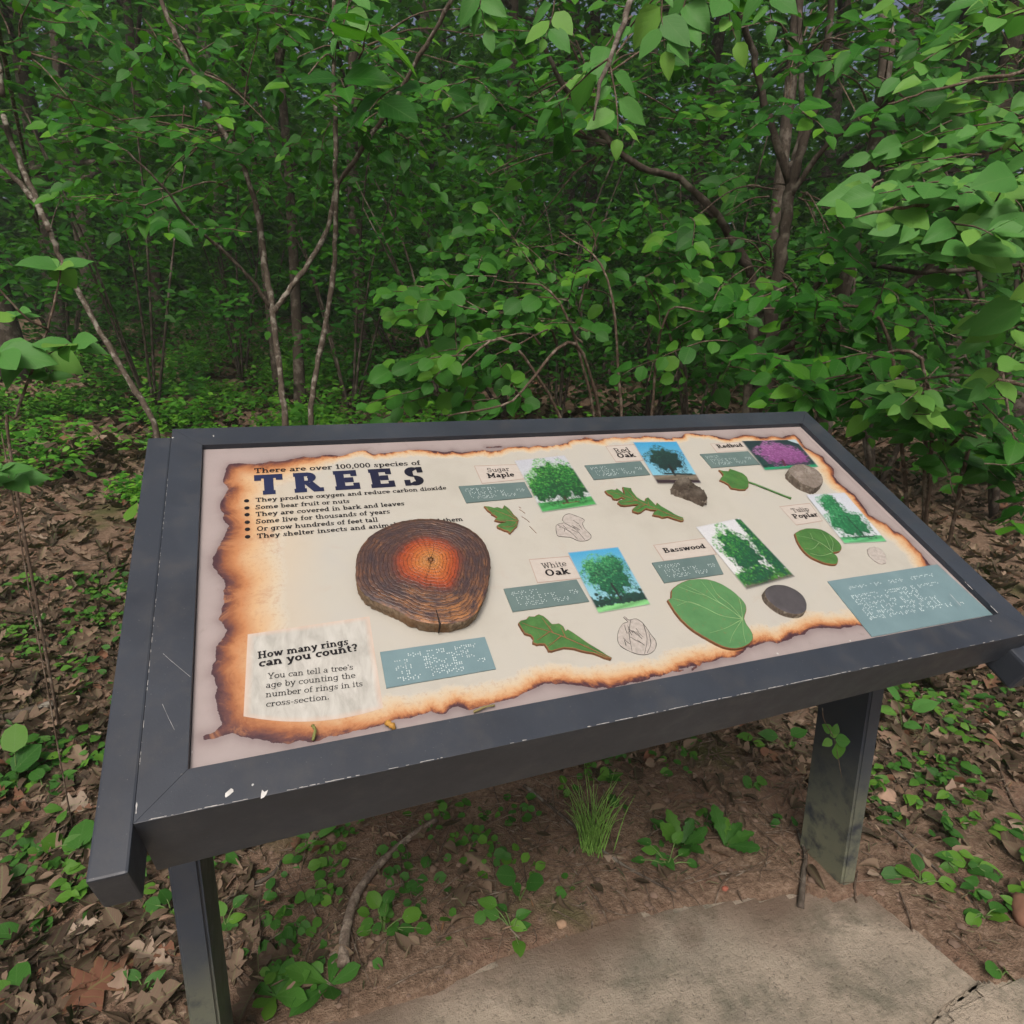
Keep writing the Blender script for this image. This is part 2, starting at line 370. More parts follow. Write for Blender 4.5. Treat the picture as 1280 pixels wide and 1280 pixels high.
ring = math_(nt, 'SINE', math_(nt, 'MULTIPLY', math_(nt, 'ADD', rad, math_(nt, 'MULTIPLY', w1, .13)), 118))
ringm = math_(nt, 'MULTIPLY', ramp(nt, ring, [(.0, g(0)), (.45, g(0)), (.95, g(.85))]), ramp(nt, st1, [(.40, g(.35)), (.60, g(1))]))
c = mix(nt, math_(nt, 'MULTIPLY', ringm, ramp(nt, w3, [(.25, g(.5)), (.6, g(1))])), c, (.030, .012, .010))
ang = node(nt, 'ShaderNodeMath', operation='ARCTAN2'); nt.links.new(attr(nt, 'ay'), ang.inputs[0]); nt.links.new(attr(nt, 'axx'), ang.inputs[1])
ray = math_(nt, 'POWER', math_(nt, 'ABSOLUTE', math_(nt, 'SINE', math_(nt, 'ADD', math_(nt, 'MULTIPLY', ang.outputs[0], 13), math_(nt, 'MULTIPLY', w1, 5)))), 30)
c = mix(nt, math_(nt, 'MULTIPLY', ray, ramp(nt, w2, [(.45, g(0)), (.6, g(.7))])), c, (.028, .012, .010))
c = mix(nt, ramp(nt, w4, [(.6, g(0)), (.75, g(.4))]), c, (.36, .26, .17))
nt.links.new(c, bs.inputs['Base Color']); bump(nt, bs, math_(nt, 'ADD', math_(nt, 'MULTIPLY', ringm, -1), w4), .45, .0012)
M_SBARK, nt, bs = mat('sawn_bark_side'); setp(bs, .8, .2)
mp = node(nt, 'ShaderNodeMapping'); mp.inputs['Scale'].default_value = (1, 1, .22); nt.links.new(coord(nt), mp.inputs[0])
q1 = noise_(nt, mp.outputs[0], 260, 6, .7); q2 = noise_(nt, coord(nt), 40, 4)
c = ramp(nt, q1, [(.3, (.085, .060, .040)), (.55, (.22, .16, .105)), (.75, (.33, .26, .18))])
c = mix(nt, ramp(nt, q2, [(.45, g(0)), (.65, g(.75))]), c, (.19, .10, .045))
nt.links.new(c, bs.inputs['Base Color']); bump(nt, bs, q1, .8, .002)
# ================================================================ THE SIGN
SL = np.array([0.52, 0.26, 0.0])
sign = empty('information_sign', SL, 'low tilted information board about trees in a dark grey metal frame', 'sign')
HB = 0.4636; WB = 1.04; RW = 0.0385             # opening height and width, rail width

def solid(name, pts_top, pts_bot, mat_, bev=.0016, parent=sign, **kw):
    """closed prism between two polygons given in board coordinates"""
    n = len(pts_top); bm = bmesh.new()
    a = [bm.verts.new(b2w(p)) for p in pts_top]; b = [bm.verts.new(b2w(p)) for p in pts_bot]
    bm.faces.new(a); bm.faces.new(b[::-1])
    for i in range(n): bm.faces.new((a[i], b[i], b[(i + 1) % n], a[(i + 1) % n]))
    bmesh.ops.recalc_face_normals(bm, faces=bm.faces)
    if bev: bmesh.ops.bevel(bm, geom=list(bm.edges), offset=bev, segments=2, affect='EDGES', profile=.6)
    me = bpy.data.meshes.new(name); bm.to_mesh(me); bm.free()
    for p in me.polygons: p.use_smooth = False
    return link(name, me, mat_, parent, **kw)
def prism(name, poly, ztop, zbot, mat_, **kw):
    return solid(name, [(x, y, ztop) for x, y in poly], [(x, y, zbot) for x, y in poly], mat_, **kw)

e_ = .00006
X0, X1, Y0, Y1 = -RW, WB + RW, -RW, HB + RW
def rail(poly, zb):
    return solid('frame_rail', [(x, y, 0) for x, y in poly], [(x, y, z) for (x, y), z in zip(poly, zb)], M_FRAME, bev=.0005)
rail([(X0, Y0), (X1, Y0), (WB - e_, -e_), (e_, -e_)], (-.104, -.062, -.062, -.1))
rail([(X1, Y0 + e_), (X1, Y1 - e_), (WB + e_, HB), (WB + e_, 0)], (-.034,) * 4)
rail([(X1, Y1), (X0, Y1), (e_, HB + e_), (WB - e_, HB + e_)], (-.04,) * 4)
rail([(X0, Y1 - e_), (X0, Y0 + e_), (-e_, 0), (-e_, HB)], (-.06,) * 4)
prism('backing_plate', [(X0 + .01, Y0 + .01), (X1 - .01, Y0 + .01), (X1 - .01, Y1 - .01), (X0 + .01, Y1 - .01)], -.0225, -.030, M_FRAME, bev=0)
prism('side_tube', [(X0 - .0288, -.0755), (X0 - .0001, -.0755), (X0 - .0001, .484), (X0 - .0288, .484)], -.0006, -.0605, M_FRAME, bev=.0022)
prism('side_tube', [(1.054, -.0755), (1.100, -.0755), (1.100, .484), (1.054, .484)], -.036, -.084, M_FRAME, bev=.0045)
# legs: vertical posts, cut to the slope on top
def leg(x0, x1, y0, y1, ztop_b):
    pts = []
    bm = bmesh.new(); top = []; bot = []
    for x, y in ((x0, y0), (x1, y0), (x1, y1), (x0, y1)):
        zb = ztop_b; yb = (y + zb * math.sin(TILT)) / math.cos(TILT)
        top.append(bm.verts.new((x, y, .67 + yb * math.sin(TILT) + zb * math.cos(TILT)))); bot.append(bm.verts.new((x, y, -.08)))
    bm.faces.new(top); bm.faces.new(bot[::-1])
    for i in range(4): bm.faces.new((top[i], bot[i], bot[(i + 1) % 4], top[(i + 1) % 4]))
    bmesh.ops.recalc_face_normals(bm, faces=bm.faces)
    bmesh.ops.bevel(bm, geom=list(bm.edges), offset=.004, segments=3, affect='EDGES')
    me = bpy.data.meshes.new('leg'); bm.to_mesh(me); bm.free(); return link('leg', me, M_FRAME, sign)
leg(-.0692, -.0341, .2024, .3155, -.062)
leg(1.0740, 1.1090, .2024, .3155, -.060)
# paint chips and scratches on the rails
mb = MB()
def fleck(u, v, w, h, rot=0, z=.0003):
    c = hit(u, v, z); n = 7; a = np.arange(n) / n * 2 * PI; r = 1 + .35 * rng.standard_normal(n)
    x = np.cos(a) * w * r; y = np.sin(a) * h * r; P = np.stack([c[0] + x * math.cos(rot) - y * math.sin(rot), c[1] + x * math.sin(rot) + y * math.cos(rot), np.full(n, z)], 1)
    mb.add(b2w(np.vstack([P, [[c[0], c[1], z + .0002]]])), T=[(i, (i + 1) % n, n) for i in range(n)])
for f in ((286, 992, .0045, .0018, .7), (330, 992, .0022, .004, -.5), (316, 981, .0011, .0009), (240, 940, .0007, .0006), (267, 545, .0012, .0018), (972, 817, .0014, .0012), (1238, 776, .0011, .0012), (1063, 801, .001, .001), (216, 547, .0012, .0012)):
    fleck(*f)
for x in np.r_[rng.uniform(-.03, .12, 22), rng.uniform(.05, 1.07, 60), rng.uniform(.38, .75, 70)]:       # worn front edge
    w = abs(rng.normal(0, .006)) + .0008; ew = rng.uniform(.0003, .0009)
    q = b2w([(x, Y0 + .0004, -.0009), (x + w, Y0 + .0004, -.0009), (x + w, Y0 + .0004 + ew * rng.uniform(.3, 1), .0003), (x, Y0 + .0004 + ew, .0003)]); q[:2] += [0, -.0003, 0]
    mb.add(q + [0, 0, .0001], Q=[(0, 1, 2, 3)])
for y in rng.uniform(0, .43, 60):           # chalky seam at the left
    w = abs(rng.normal(0, .0022)) + .0004
    mb.add(b2w([(X0 + .0004, y, .0003), (X0 + .0008, y, .0003), (X0 + .0007, y + w, .0003), (X0 + .0004, y + w, .0003)]), Q=[(0, 1, 2, 3)])
def scratch(pts, w=.0005):
    P = [hit(u, v, .0004) for u, v in pts]; P = spline([p + [0, 0, 0] for p in P], 4)
    d = unit(np.gradient(P, axis=0)); s = np.stack([-d[:, 1], d[:, 0], 0 * d[:, 0]], 1) * w * rng.uniform(.2, 1.2, (len(P), 1))
    V = np.vstack([P + s, P - s]); n = len(P); mb.add(b2w(V), Q=[(i, i + 1, n + i + 1, n + i) for i in range(n - 1)])
scratch([(204, 817), (214, 826), (238, 846)], .00017); scratch([(203, 880), (210, 896), (218, 912)], .00015); scratch([(1187, 742), (1201, 757)], .0006)
scratch([(170, 1017), (171, 1003)], .0006); scratch([(1238, 757), (1248, 767)], .0007); scratch([(1206, 727), (1216, 737)], .0006)
mb.build('paint_chips', M_CHIP, sign, smooth=False, kind='stuff')
# pale worn strip of the panel's lip along the right and lower edge
mb = MB()
for a_, b_ in (((1.0335, .004), (1.0335, .455)), ((.02, .0022), (1.033, .0022))):
    a3 = np.array([*a_, ZP + .0008]); b3 = np.array([*b_, ZP + .0008]); n = 60
    t = np.linspace(0, 1, n)[:, None]; P = a3 + t * (b3 - a3); s = np.array([.0012, 0, 0]) if a_[0] == b_[0] else np.array([0, .0012, 0])
    V = np.vstack([P - s * rng.uniform(.5, 1.1, (n, 1)), P + s * rng.uniform(.5, 1.1, (n, 1))]); mb.add(b2w(V), Q=[(i, i + 1, n + i + 1, n + i) for i in range(n - 1)])
mb.build('panel_lip', plain('pale_lip', (.36, .31, .30), .5), sign, smooth=False)

# ---- printed panel: signed distance to the scorched parchment outline drives the print
def z1(x, y): return (100 + x / 2.37, 500 + y / 2.37)
def z2(x, y): return (560 + x / 3.765, 520 + y / 3.765)
def z3(x, y): return (820 + x / 2.783, 520 + y / 2.783)
left = [(440, 190), (425, 240), (441, 265), (424, 290), (415, 320), (424, 350), (440, 375), (430, 400), (415, 430), (400, 458), (393, 485), (408, 515), (430, 545), (428, 580), (418, 620), (410, 650), (437, 680), (418, 712), (400, 745), (406, 770), (385, 812), (410, 848), (402, 880), (413, 925), (420, 960), (388, 985), (360, 993), (368, 1008), (400, 1006), (455, 982), (500, 1000), (560, 1012), (620, 1021), (690, 1012), (750, 995), (800, 985), (860, 972), (930, 946), (1000, 936), (1080, 928), (1150, 918)]
bot = [(700, 1283), (800, 1268), (900, 1250), (1000, 1226), (1060, 1202), (1100, 1186), (1200, 1163)]
bot3 = [(60, 885), (150, 866), (200, 855), (300, 825), (340, 800), (420, 790), (480, 768), (540, 744), (620, 740), (700, 728), (760, 722), (900, 700), (1010, 640), (1000, 560)]
right = [(950, 515), (930, 490), (890, 450), (850, 410), (800, 375), (740, 345), (720, 310), (690, 272), (640, 235), (620, 185), (580, 140), (520, 110), (500, 80), (480, 62), (400, 69), (300, 65), (200, 68), (100, 61)]
top2 = [(1100, 97), (1030, 106), (950, 95), (850, 97), (760, 105), (720, 110), (650, 100), (600, 110), (520, 137), (450, 142), (380, 152), (300, 147), (180, 148)]
top1 = [(1400, 145), (1280, 141), (1200, 150), (1130, 156), (1060, 152), (1000, 147), (950, 153), (870, 161), (850, 152), (800, 158), (700, 169), (600, 181), (520, 189)]
outline = [z1(*p) for p in left] + [z2(*p) for p in bot] + [z3(*p) for p in bot3] + [z3(*p) for p in right] + [z2(*p) for p in top2] + [z1(*p) for p in top1 if p[0] < 1290]
OUT = np.array([hit(*p)[:2] for p in outline])
def roughen(P, it=2, amt=.16):
    for _ in range(it):
        Q = np.roll(P, -1, 0); L = np.linalg.norm(Q - P, axis=1, keepdims=True)
        Mid = (P + Q) / 2 + rng.standard_normal(P.shape) * L * amt * .5
        P = np.stack([P, Mid], 1).reshape(-1, 2)
    return P
OUTR = roughen(OUT)
def sdf_poly(X, P):
    A = P; Bv = np.roll(P, -1, 0) - P; out = np.full(len(X), 1e9); wn_ = np.zeros(len(X), bool)
    for a, d in zip(A, Bv):
        w = X - a; t = np.clip((w @ d) / (d @ d + 1e-12), 0, 1); q = w - t[:, None] * d; out = np.minimum(out, (q ** 2).sum(1))
        b = a + d; c = ((a[1] > X[:, 1]) != (b[1] > X[:, 1])); dy = d[1] if abs(d[1]) > 1e-12 else 1e-12
        wn_ ^= c & (X[:, 0] < d[0] * (X[:, 1] - a[1]) / dy + a[0])
    return np.where(wn_, 1, -1) * np.sqrt(out)
NX, NY = 380, 170
gx_, gy_ = np.meshgrid(np.linspace(.0004, WB - .0004, NX), np.linspace(.0004, HB - .0004, NY), indexing='xy')
XY = np.stack([gx_.ravel(), gy_.ravel()], 1); sd_ = sdf_poly(XY, OUTR)
def sstep(a, b, x): t = np.clip((x - a) / (b - a), 0, 1); return t * t * (3 - 2 * t)
burn = .016 + .075 * (1 - sstep(.03, .20, XY[:, 0])) + .012 * (1 - sstep(.03, .14, XY[:, 1])) + .020 * sstep(.8, 1, XY[:, 0])
burn *= .75 + .5 * np.array([mnoise.noise((x * 9, y * 9, 3)) * .5 + .5 for x, y in XY])
idx = np.arange(NX * NY).reshape(NY, NX)
Q = np.stack([idx[:-1, :-1], idx[:-1, 1:], idx[1:, 1:], idx[1:, :-1]], -1).reshape(-1, 4)
link('printed_panel', mesh('printed_panel', b2w(np.c_[XY, np.full(len(XY), ZP)]), Q, attrs={'sdf': sd_, 'burn': burn}), M_PANEL, sign, label='cream print with scorched orange and purple brown parchment edge')

# ---- slab-serif stroke lettering -------------------------------------------------
X_ = .68
GL = {  # advance; l line, e ellipse arc (cx cy rx ry a0 a1, outer radius), s serif bar (x, level 'b' or 't' at height y, half width)
 'T': (.78, 'l .38 0 .38 1;t 0 1 .76;v .07 1 .70;v .69 1 .70;b .2 0 .56'),
 'H': (.92, 'l .2 0 .2 1;l .7 0 .7 1;m .2 .5 .7;b .02 0 .38;b .52 0 .88;t .02 1 .38;t .52 1 .88'),
 'S': (.72, 'e .34 .73 .27 .27 40 270;e .34 .27 .29 .27 90 -140;v .58 .99 .68;v .09 .01 .32'),
 'O': (.90, 'e .43 .5 .40 .5 0 360'),
 'R': (.90, 'l .2 0 .2 1;t .02 1 .45;e .44 .74 .25 .26 -90 90;m .2 .48 .46;l .46 .46 .7 .06;b .02 0 .38;b .6 0 .88'),
 'E': (.80, 'l .2 0 .2 1;t .02 1 .70;b .02 0 .74;m .2 .5 .48;v .64 1 .68;v .68 0 .33;l .48 .37 .48 .63'),
 'B': (.80, 'l .2 0 .2 1;t .02 1 .44;b .02 0 .46;m .2 .5 .46;e .43 .75 .25 .25 -90 90;e .45 .26 .29 .27 -90 90'),
 'M': (1.08, 'l .2 0 .2 1;l .86 0 .86 1;l .2 .95 .53 .25;l .86 .95 .53 .25;b .02 0 .38;b .68 0 1.04;t .02 1 .26;t .8 1 1.04'),
 'P': (.78, 'l .2 0 .2 1;t .02 1 .45;e .44 .71 .28 .29 -90 90;m .2 .44 .45;b .02 0 .42'),
 'W': (1.1, 'l .14 1 .32 .03;l .32 .03 .54 .9;l .54 .9 .76 .03;l .76 .03 .94 1;t 0 1 .30;t .78 1 1.08;t .44 1 .64'),
 'Y': (.86, 'l .12 1 .43 .45;l .74 1 .43 .45;l .43 .5 .43 0;b .24 0 .62;t 0 1 .28;t .58 1 .86'),
 'a': (.62, 'e .25 .20 .24 .20 0 360;l .45 .05 .45 .45;e .28 .45 .24 .23 0 150;b .42 0 .60'),
 'b': (.68, 'l .17 0 .17 1;t .02 1 .2;e .37 .34 .28 .34 0 360'),
 'c': (.60, 'e .33 .34 .30 .34 45 315;v .53 .68 .45'),
 'd': (.70, 'l .50 0 .50 1;t .34 1 .5;b .5 0 .67;e .30 .34 .28 .34 0 360'),
 'e': (.62, 'e .32 .34 .30 .34 0 318;m .06 .35 .58'),
 'f': (.46, 'l .2 0 .2 .78;e .38 .76 .24 .25 180 70;t .04 .68 .42;b .04 0 .38'),
 'g': (.70, 'e .30 .35 .27 .33 0 360;l .50 .68 .50 -.06;e .28 -.06 .28 .25 0 -150;t .5 .68 .67'),
 'h': (.76, 'l .17 0 .17 1;t .02 1 .2;e .38 .42 .24 .26 0 180;l .56 0 .56 .42;b .02 0 .32;b .42 0 .72'),
 'i': (.40, 'l .2 0 .2 .68;t .04 .68 .2;b .03 0 .37;l .2 .80 .2 .97'),
 'k': (.74, 'l .17 0 .17 1;t .02 1 .2;l .2 .25 .52 .64;l .3 .38 .58 .04;b .02 0 .32;b .46 0 .74;t .4 .68 .66'),
 'l': (.40, 'l .2 0 .2 1;t .04 1 .2;b .03 0 .37'),
 'm': (1.12, 'l .17 0 .17 .68;t .02 .68 .2;e .36 .44 .22 .24 0 180;l .54 0 .54 .44;e .73 .44 .22 .24 0 180;l .91 0 .91 .44;b .02 0 .32;b .42 0 .68;b .78 0 1.08'),
 'n': (.76, 'l .17 0 .17 .68;t .02 .68 .2;e .38 .42 .24 .26 0 180;l .56 0 .56 .42;b .02 0 .32;b .42 0 .72'),
 'o': (.66, 'e .33 .34 .31 .34 0 360'),
 'p': (.70, 'l .17 -.3 .17 .68;t .02 .68 .2;e .39 .34 .28 .34 0 360;b .02 -.3 .34'),
 'r': (.54, 'l .17 0 .17 .68;t .02 .68 .2;e .38 .40 .24 .28 60 170;b .02 0 .36;v .46 .66 .47'),
 's': (.56, 'e .27 .49 .20 .19 60 270;e .27 .19 .22 .19 90 -120;v .44 .67 .49;v .08 .01 .20'),
 't': (.46, 'l .2 .14 .2 .88;e .34 .17 .19 .17 180 320;t .04 .68 .42'),
 'u': (.76, 'l .17 .26 .17 .68;t .02 .68 .2;e .36 .25 .23 .25 180 360;l .56 0 .56 .68;t .42 .68 .56;b .56 0 .72'),
 'v': (.68, 'l .12 .68 .34 .02;l .56 .68 .34 .02;t 0 .68 .26;t .44 .68 .68'),
 'w': (.98, 'l .12 .68 .29 .02;l .29 .02 .48 .62;l .48 .62 .67 .02;l .67 .02 .86 .68;t 0 .68 .26;t .38 .68 .58;t .72 .68 .98'),
 'x': (.68, 'l .12 .66 .56 .02;l .56 .66 .12 .02;t 0 .68 .26;t .42 .68 .68;b 0 0 .26;b .42 0 .68'),
 'y': (.68, 'l .12 .68 .36 .03;l .58 .68 .27 -.2;t 0 .68 .26;t .44 .68 .68;b .06 -.3 .28'),
 '1': (.52, 'l .27 0 .27 1;l .27 .92 .08 .78;b .06 0 .48'), '0': (.64, 'e .31 .5 .29 .5 0 360'),
 ',': (.26, 'l .13 .16 .13 0;l .13 .04 .06 -.14'), '.': (.26, 'l .13 .19 .13 0'), '-': (.40, 'm .04 .33 .36'), "'": (.24, 'l .12 1 .12 .72'),
 '?': (.56, 'e .27 .73 .26 .27 170 -60;l .29 .52 .29 .28;l .29 .17 .29 0'), ' ': (.36, '')}
def glyph_strokes(ch, w):
    t = w * .72; out = []
    for s in GL[ch][1].split(';'):
        if not s: continue
        k, *a = s.split(); a = [float(x) for x in a]
        if k == 'l':
            p, q = np.array(a[:2]), np.array(a[2:]); d = unit(q - p); n_ = np.array([-d[1], d[0]]) * w / 2
            out.append(np.array([[p + n_, q + n_], [p - n_, q - n_]]))
        elif k in 'tb': 
            y0, y1 = (a[1] - t, a[1]) if k == 't' else (a[1], a[1] + t)
            out.append(np.array([[(a[0], y1), (a[2], y1)], [(a[0], y0), (a[2], y0)]]))
        elif k == 'm': out.append(np.array([[(a[0], a[1] + t / 2), (a[2], a[1] + t / 2)], [(a[0], a[1] - t / 2), (a[2], a[1] - t / 2)]]))
        elif k == 'v': out.append(np.array([[(a[0] - t / 2, a[1]), (a[0] - t / 2, a[2])], [(a[0] + t / 2, a[1]), (a[0] + t / 2, a[2])]]))
        elif k == 'e':
            cx_, cy_, rx, ry, a0, a1 = a; n_ = max(6, int(abs(a1 - a0) / 22)); th = np.radians(np.linspace(a0, a1, n_ + 1)); c_, s_ = np.cos(th), np.sin(th)
            out.append(np.array([np.stack([cx_ + rx * c_, cy_ + ry * s_], 1), np.stack([cx_ + (rx - w) * c_, cy_ + (ry - t * 1.1) * s_], 1)]))
    return out
def text(s, p0, p1, ptop, w=.17, name='lettering', m=None, z=.0005, gap=0.0, parent=sign, **kw):
    """p0, p1: picture positions of the baseline's ends, ptop: the top of a capital at its start"""
    A, Bp, T_ = hit(*p0), hit(*p1), hit(*ptop); u = (Bp - A)[:2]; L = np.linalg.norm(u); ud = u / L; vd = np.array([-ud[1], ud[0]])
    H_ = abs((T_ - A)[:2] @ vd); tot = sum(GL[c][0] + gap for c in s) - gap; sx_ = L / tot
    mb = MB(); x = 0.0; k = 0
    for ch in s:
        for st in glyph_strokes(ch, w):
            n_ = st.shape[1]; P = st.reshape(-1, 2)
            W_ = A[:2] + (P[:, :1] + x) * sx_ * ud + P[:, 1:] * H_ * vd
            mb.add(b2w(np.c_[W_, np.full(len(W_), ZP + z + .00002 * (k % 9))]), Q=[(i, i + 1, n_ + i + 1, n_ + i) for i in range(n_ - 1)]); k += 1
        x += GL[ch][0] + gap
    return mb.build(name, m or M_INK, parent, smooth=False, **kw)
def q1(x, y): return (300 + x / 4.267, 560 + y / 4.267)
def q2(x, y): return (300 + x / 6.4, 760 + y / 6.4)
text('There are over 100,000 species of', q1(76, 136), q1(965, 91), q1(75, 110), .16, 'print_line')
text('TREES', q1(84, 253), q1(1003, 197), q1(84, 146), .27, 'title_lettering', M_NAVY, gap=.30, label='big widely spaced navy and black slab letters')
for s, a, b, t_ in (('They produce oxygen and reduce carbon dioxide', (84, 290), (1103, 222), (80, 268)), ('Some bear fruit or nuts', (82, 329), (587, 294), (80, 306)),
                    ('They are covered in bark and leaves', (84, 367), (880, 307), (80, 343)), ('Some live for thousands of years', (84, 406), (803, 350), (80, 381)),
                    ('Or grow hundreds of feet tall', (90, 445), (738, 394), (86, 420)), ('They shelter insects and animals that need them', (91, 484), (1192, 390), (87, 459))):
    text(s, q1(*a), q1(*b), q1(*t_), .17, 'print_line')
for x, y in ((35, 283), (37, 321), (38, 357), (39, 397), (40, 435), (41, 475)):
    c = hit(*q1(x, y)); a = np.arange(12) / 12 * 2 * PI; mb = MB()
    mb.add(b2w(np.vstack([np.stack([c[0] + .0032 * np.cos(a), c[1] + .0032 * np.sin(a), np.full(12, ZP + .0005)], 1), [[c[0], c[1], ZP + .0006]]])), T=[(i, (i + 1) % 12, 12) for i in range(12)])
    mb.build('bullet_point', M_INK, sign, smooth=False)

def quadgrid(corners, nx, ny, z, bow=None):
    """corners: picture positions TL, TR, BR, BL; returns world verts, quads, uv"""
    C4 = [hit(*c, z)[:2] for c in corners]; u, v = np.meshgrid(np.linspace(0, 1, nx), np.linspace(0, 1, ny)); u = u.ravel()[:, None]; v = v.ravel()[:, None]
    P = (1 - v) * ((1 - u) * C4[0] + u * C4[1]) + v * ((1 - u) * C4[3] + u * C4[2])
    if bow: P[:, 1] -= (bow * v * 4 * u * (1 - u))[:, 0]
    ii = np.arange(nx * ny).reshape(ny, nx); Q = np.stack([ii[:-1, :-1], ii[1:, :-1], ii[1:, 1:], ii[:-1, 1:]], -1).reshape(-1, 4)
    return P, Q, np.c_[u, 1 - v]
def card(name, corners, m, z, nx=8, ny=6, bow=None, **kw):
    P, Q, uv_ = quadgrid(corners, nx, ny, ZP, bow)
    return link(name, mesh(name, b2w(np.c_[P, np.full(len(P), ZP + z)]), Q, uv=uv_), m, sign, **kw)
card('note_card', [q2(62, 212), q2(1035, 68), q2(1145, 800), q2(28, 868)], M_NOTE, .0003, 24, 10, bow=.010, label='whitish crinkled note with two bold question lines')
text('How many rings', q2(143, 411), q2(872, 296), q2(137, 354), .19, 'print_line', z=.0008)
text('can you count?', q2(150, 478), q2(947, 345), q2(146, 415), .20, 'print_line', z=.0008)
for s, a, b, t_ in (("You can tell a tree's", (220, 572), (908, 496), (212, 526)), ('age by counting the', (207, 645), (925, 562), (203, 597)), ('number of rings in its', (205, 719), (985, 628), (202, 672)), ('cross-section.', (207, 796), (715, 734), (204, 750))):
    text(s, q2(*a), q2(*b), q2(*t_), .105, 'print_line', z=.0008)
def q3(x, y): return (570 + x / 8, 560 + y / 8)
def q5(x, y): return (960 + x / 8, 600 + y / 8)
def q4(x, y): return (870 + x / 9.143, 530 + y / 9.143)
def q6(x, y): return (810 + x / 6.737, 640 + y / 6.737)
def q7(x, y): return (620 + x / 6.4, 680 + y / 6.4)
for c in ([z2(122, 235), z2(330, 228), z2(372, 296), z2(160, 320)], [z2(740, 142), z2(880, 134), z2(920, 210), z2(790, 218)], [z2(380, 675), z2(570, 660), z2(630, 765), z2(420, 787)],
          [z2(965, 608), z2(1215, 573), z2(1265, 652), z2(1015, 685)], [z3(428, 315), z3(535, 303), z3(580, 366), z3(488, 381)], [z3(188, 97), z3(300, 90), z3(330, 118), z3(212, 128)]):
    card('name_card', c, M_CARD, .0003)
for s, a, b, t_, w in (('Sugar', q3(318, 247), q3(540, 232), q3(310, 205), .10), ('Maple', q3(320, 304), q3(590, 287), q3(313, 258), .19), ('Red', z2(791, 178), z2(862, 171), z2(784, 154), .11), ('Oak', z2(802, 199), z2(886, 193), z2(797, 178), .19),
                       ('Redbud', q4(255, 281), q4(545, 262), q4(236, 238), .19), ('Tulip', q5(255, 331), q5(418, 311), q5(236, 288), .11), ('Poplar', q5(264, 390), q5(508, 366), q5(248, 345), .19),
                       ('Basswood', q6(140, 348), q6(490, 306), q6(122, 308), .19), ('White', q7(375, 202), q7(570, 178), q7(360, 158), .10), ('Oak', q7(402, 262), q7(597, 241), q7(392, 208), .19)):
    text(s, a, b, t_, w, 'name_lettering', z=.0008)

# ---- braille plates --------------------------------------------------------------
BR = dict(zip('abcdefghijklmnopqrstuvwxyz', ['1', '12', '14', '145', '15', '124', '1245', '125', '24', '245', '13', '123', '134', '1345', '135', '1234', '12345', '1235', '234', '2345', '136', '1236', '2456', '1346', '13456', '1356']))
BR.update({'&': '12346', '#': '3456', '-': '36', '.': '256'})
def plate(corners, lines, m, x0=.06, x1=.94, y0=.16, y1=.88, th=.0016, indent=None, label=None, dot=.00066):
    C4 = np.array([hit(*c, ZP + th)[:2] for c in corners]); Cc = roughen(C4, 3, .006)
    o = prism('braille_plate', [tuple(p) for p in Cc[::-1]], ZP + th, ZP + .0001, m, bev=0, label=label)
    n = max(len(l) for l in lines); cw = (x1 - x0) / n; ch = (y1 - y0) / len(lines)
    wx = np.linalg.norm(C4[1] - C4[0]); wy = np.linalg.norm(C4[3] - C4[0]); mb = MB()
    a = np.arange(6) / 6 * 2 * PI
    for r, l in enumerate(lines):
        for k, chx in enumerate(l):
            for dgt in BR.get(chx, ''):
                dgt = int(dgt) - 1; cx_ = x0 + (k + .25 + .45 * (dgt // 3)) * cw; cy_ = y0 + (r + .18 + .28 * (dgt % 3)) * ch
                u, v = cx_, cy_; p = (1 - v) * ((1 - u) * C4[0] + u * C4[1]) + v * ((1 - u) * C4[3] + u * C4[2]); R_ = dot
                V = [(p[0] + R_ * math.cos(t), p[1] + R_ * math.sin(t), ZP + th) for t in a] + [(p[0] + R_ * .5 * math.cos(t), p[1] + R_ * .5 * math.sin(t), ZP + th + .00045) for t in a]
                mb.add(b2w(V), T=[(6, 7, 8), (6, 8, 9), (6, 9, 10), (6, 10, 11)], Q=[(i, (i + 1) % 6, 6 + (i + 1) % 6, 6 + i) for i in range(6)])
    d = mb.build('braille_dots', M_DOT, o, kind='stuff'); return o
L2, L3 = ' leaves & bark    for', ' e texture  fruit'
plate([z2(50, 330), z2(360, 310), z2(398, 380), z2(87, 408)], ['sugar maple', L2, L3], M_PLATE)
plate([z2(643, 232), z2(905, 212), z2(952, 275), z2(688, 299)], ['red oak', L2, L3], M_PLATE)
plate([z2(262, 813), z2(605, 769), z2(665, 872), z2(305, 921)], ['white oak', L2, L3], M_PLATE)
plate([z2(960, 690), z2(1252, 652), z2(1297, 743), z2(1019, 785)], ['basswood', L2, L3], M_PLATE)
plate([z3(153, 132), z3(320, 122), z3(362, 168), z3(195, 180)], ['redbud', L2, L3], M_PLATE)
plate([(475, 815), (606, 796), (620, 836), (483, 860)], ['    how many  rings', ' can   you  count', ' tell  trees & age', '  by   counting   in', ' cross  section'], M_PLATEL, y0=.14, y1=.92, dot=.0008, label='pale blue braille plate below the wood slice')
plate([z3(597, 575), z3(978, 516), z3(1172, 691), z3(752, 768)], [' there are  over  species', '', 'produce  oxygen & reduce', 'some bear   fruit', 'covered in & bark', 'some live  for years', 'or grow  feet & tall', 'they shelter & animals  .'], M_PLATEL, x0=.08, x1=.88, y0=.14, y1=.76, dot=.0009, th=.0012, label='large blue green braille plate with painted sky reflection in the lower right corner')

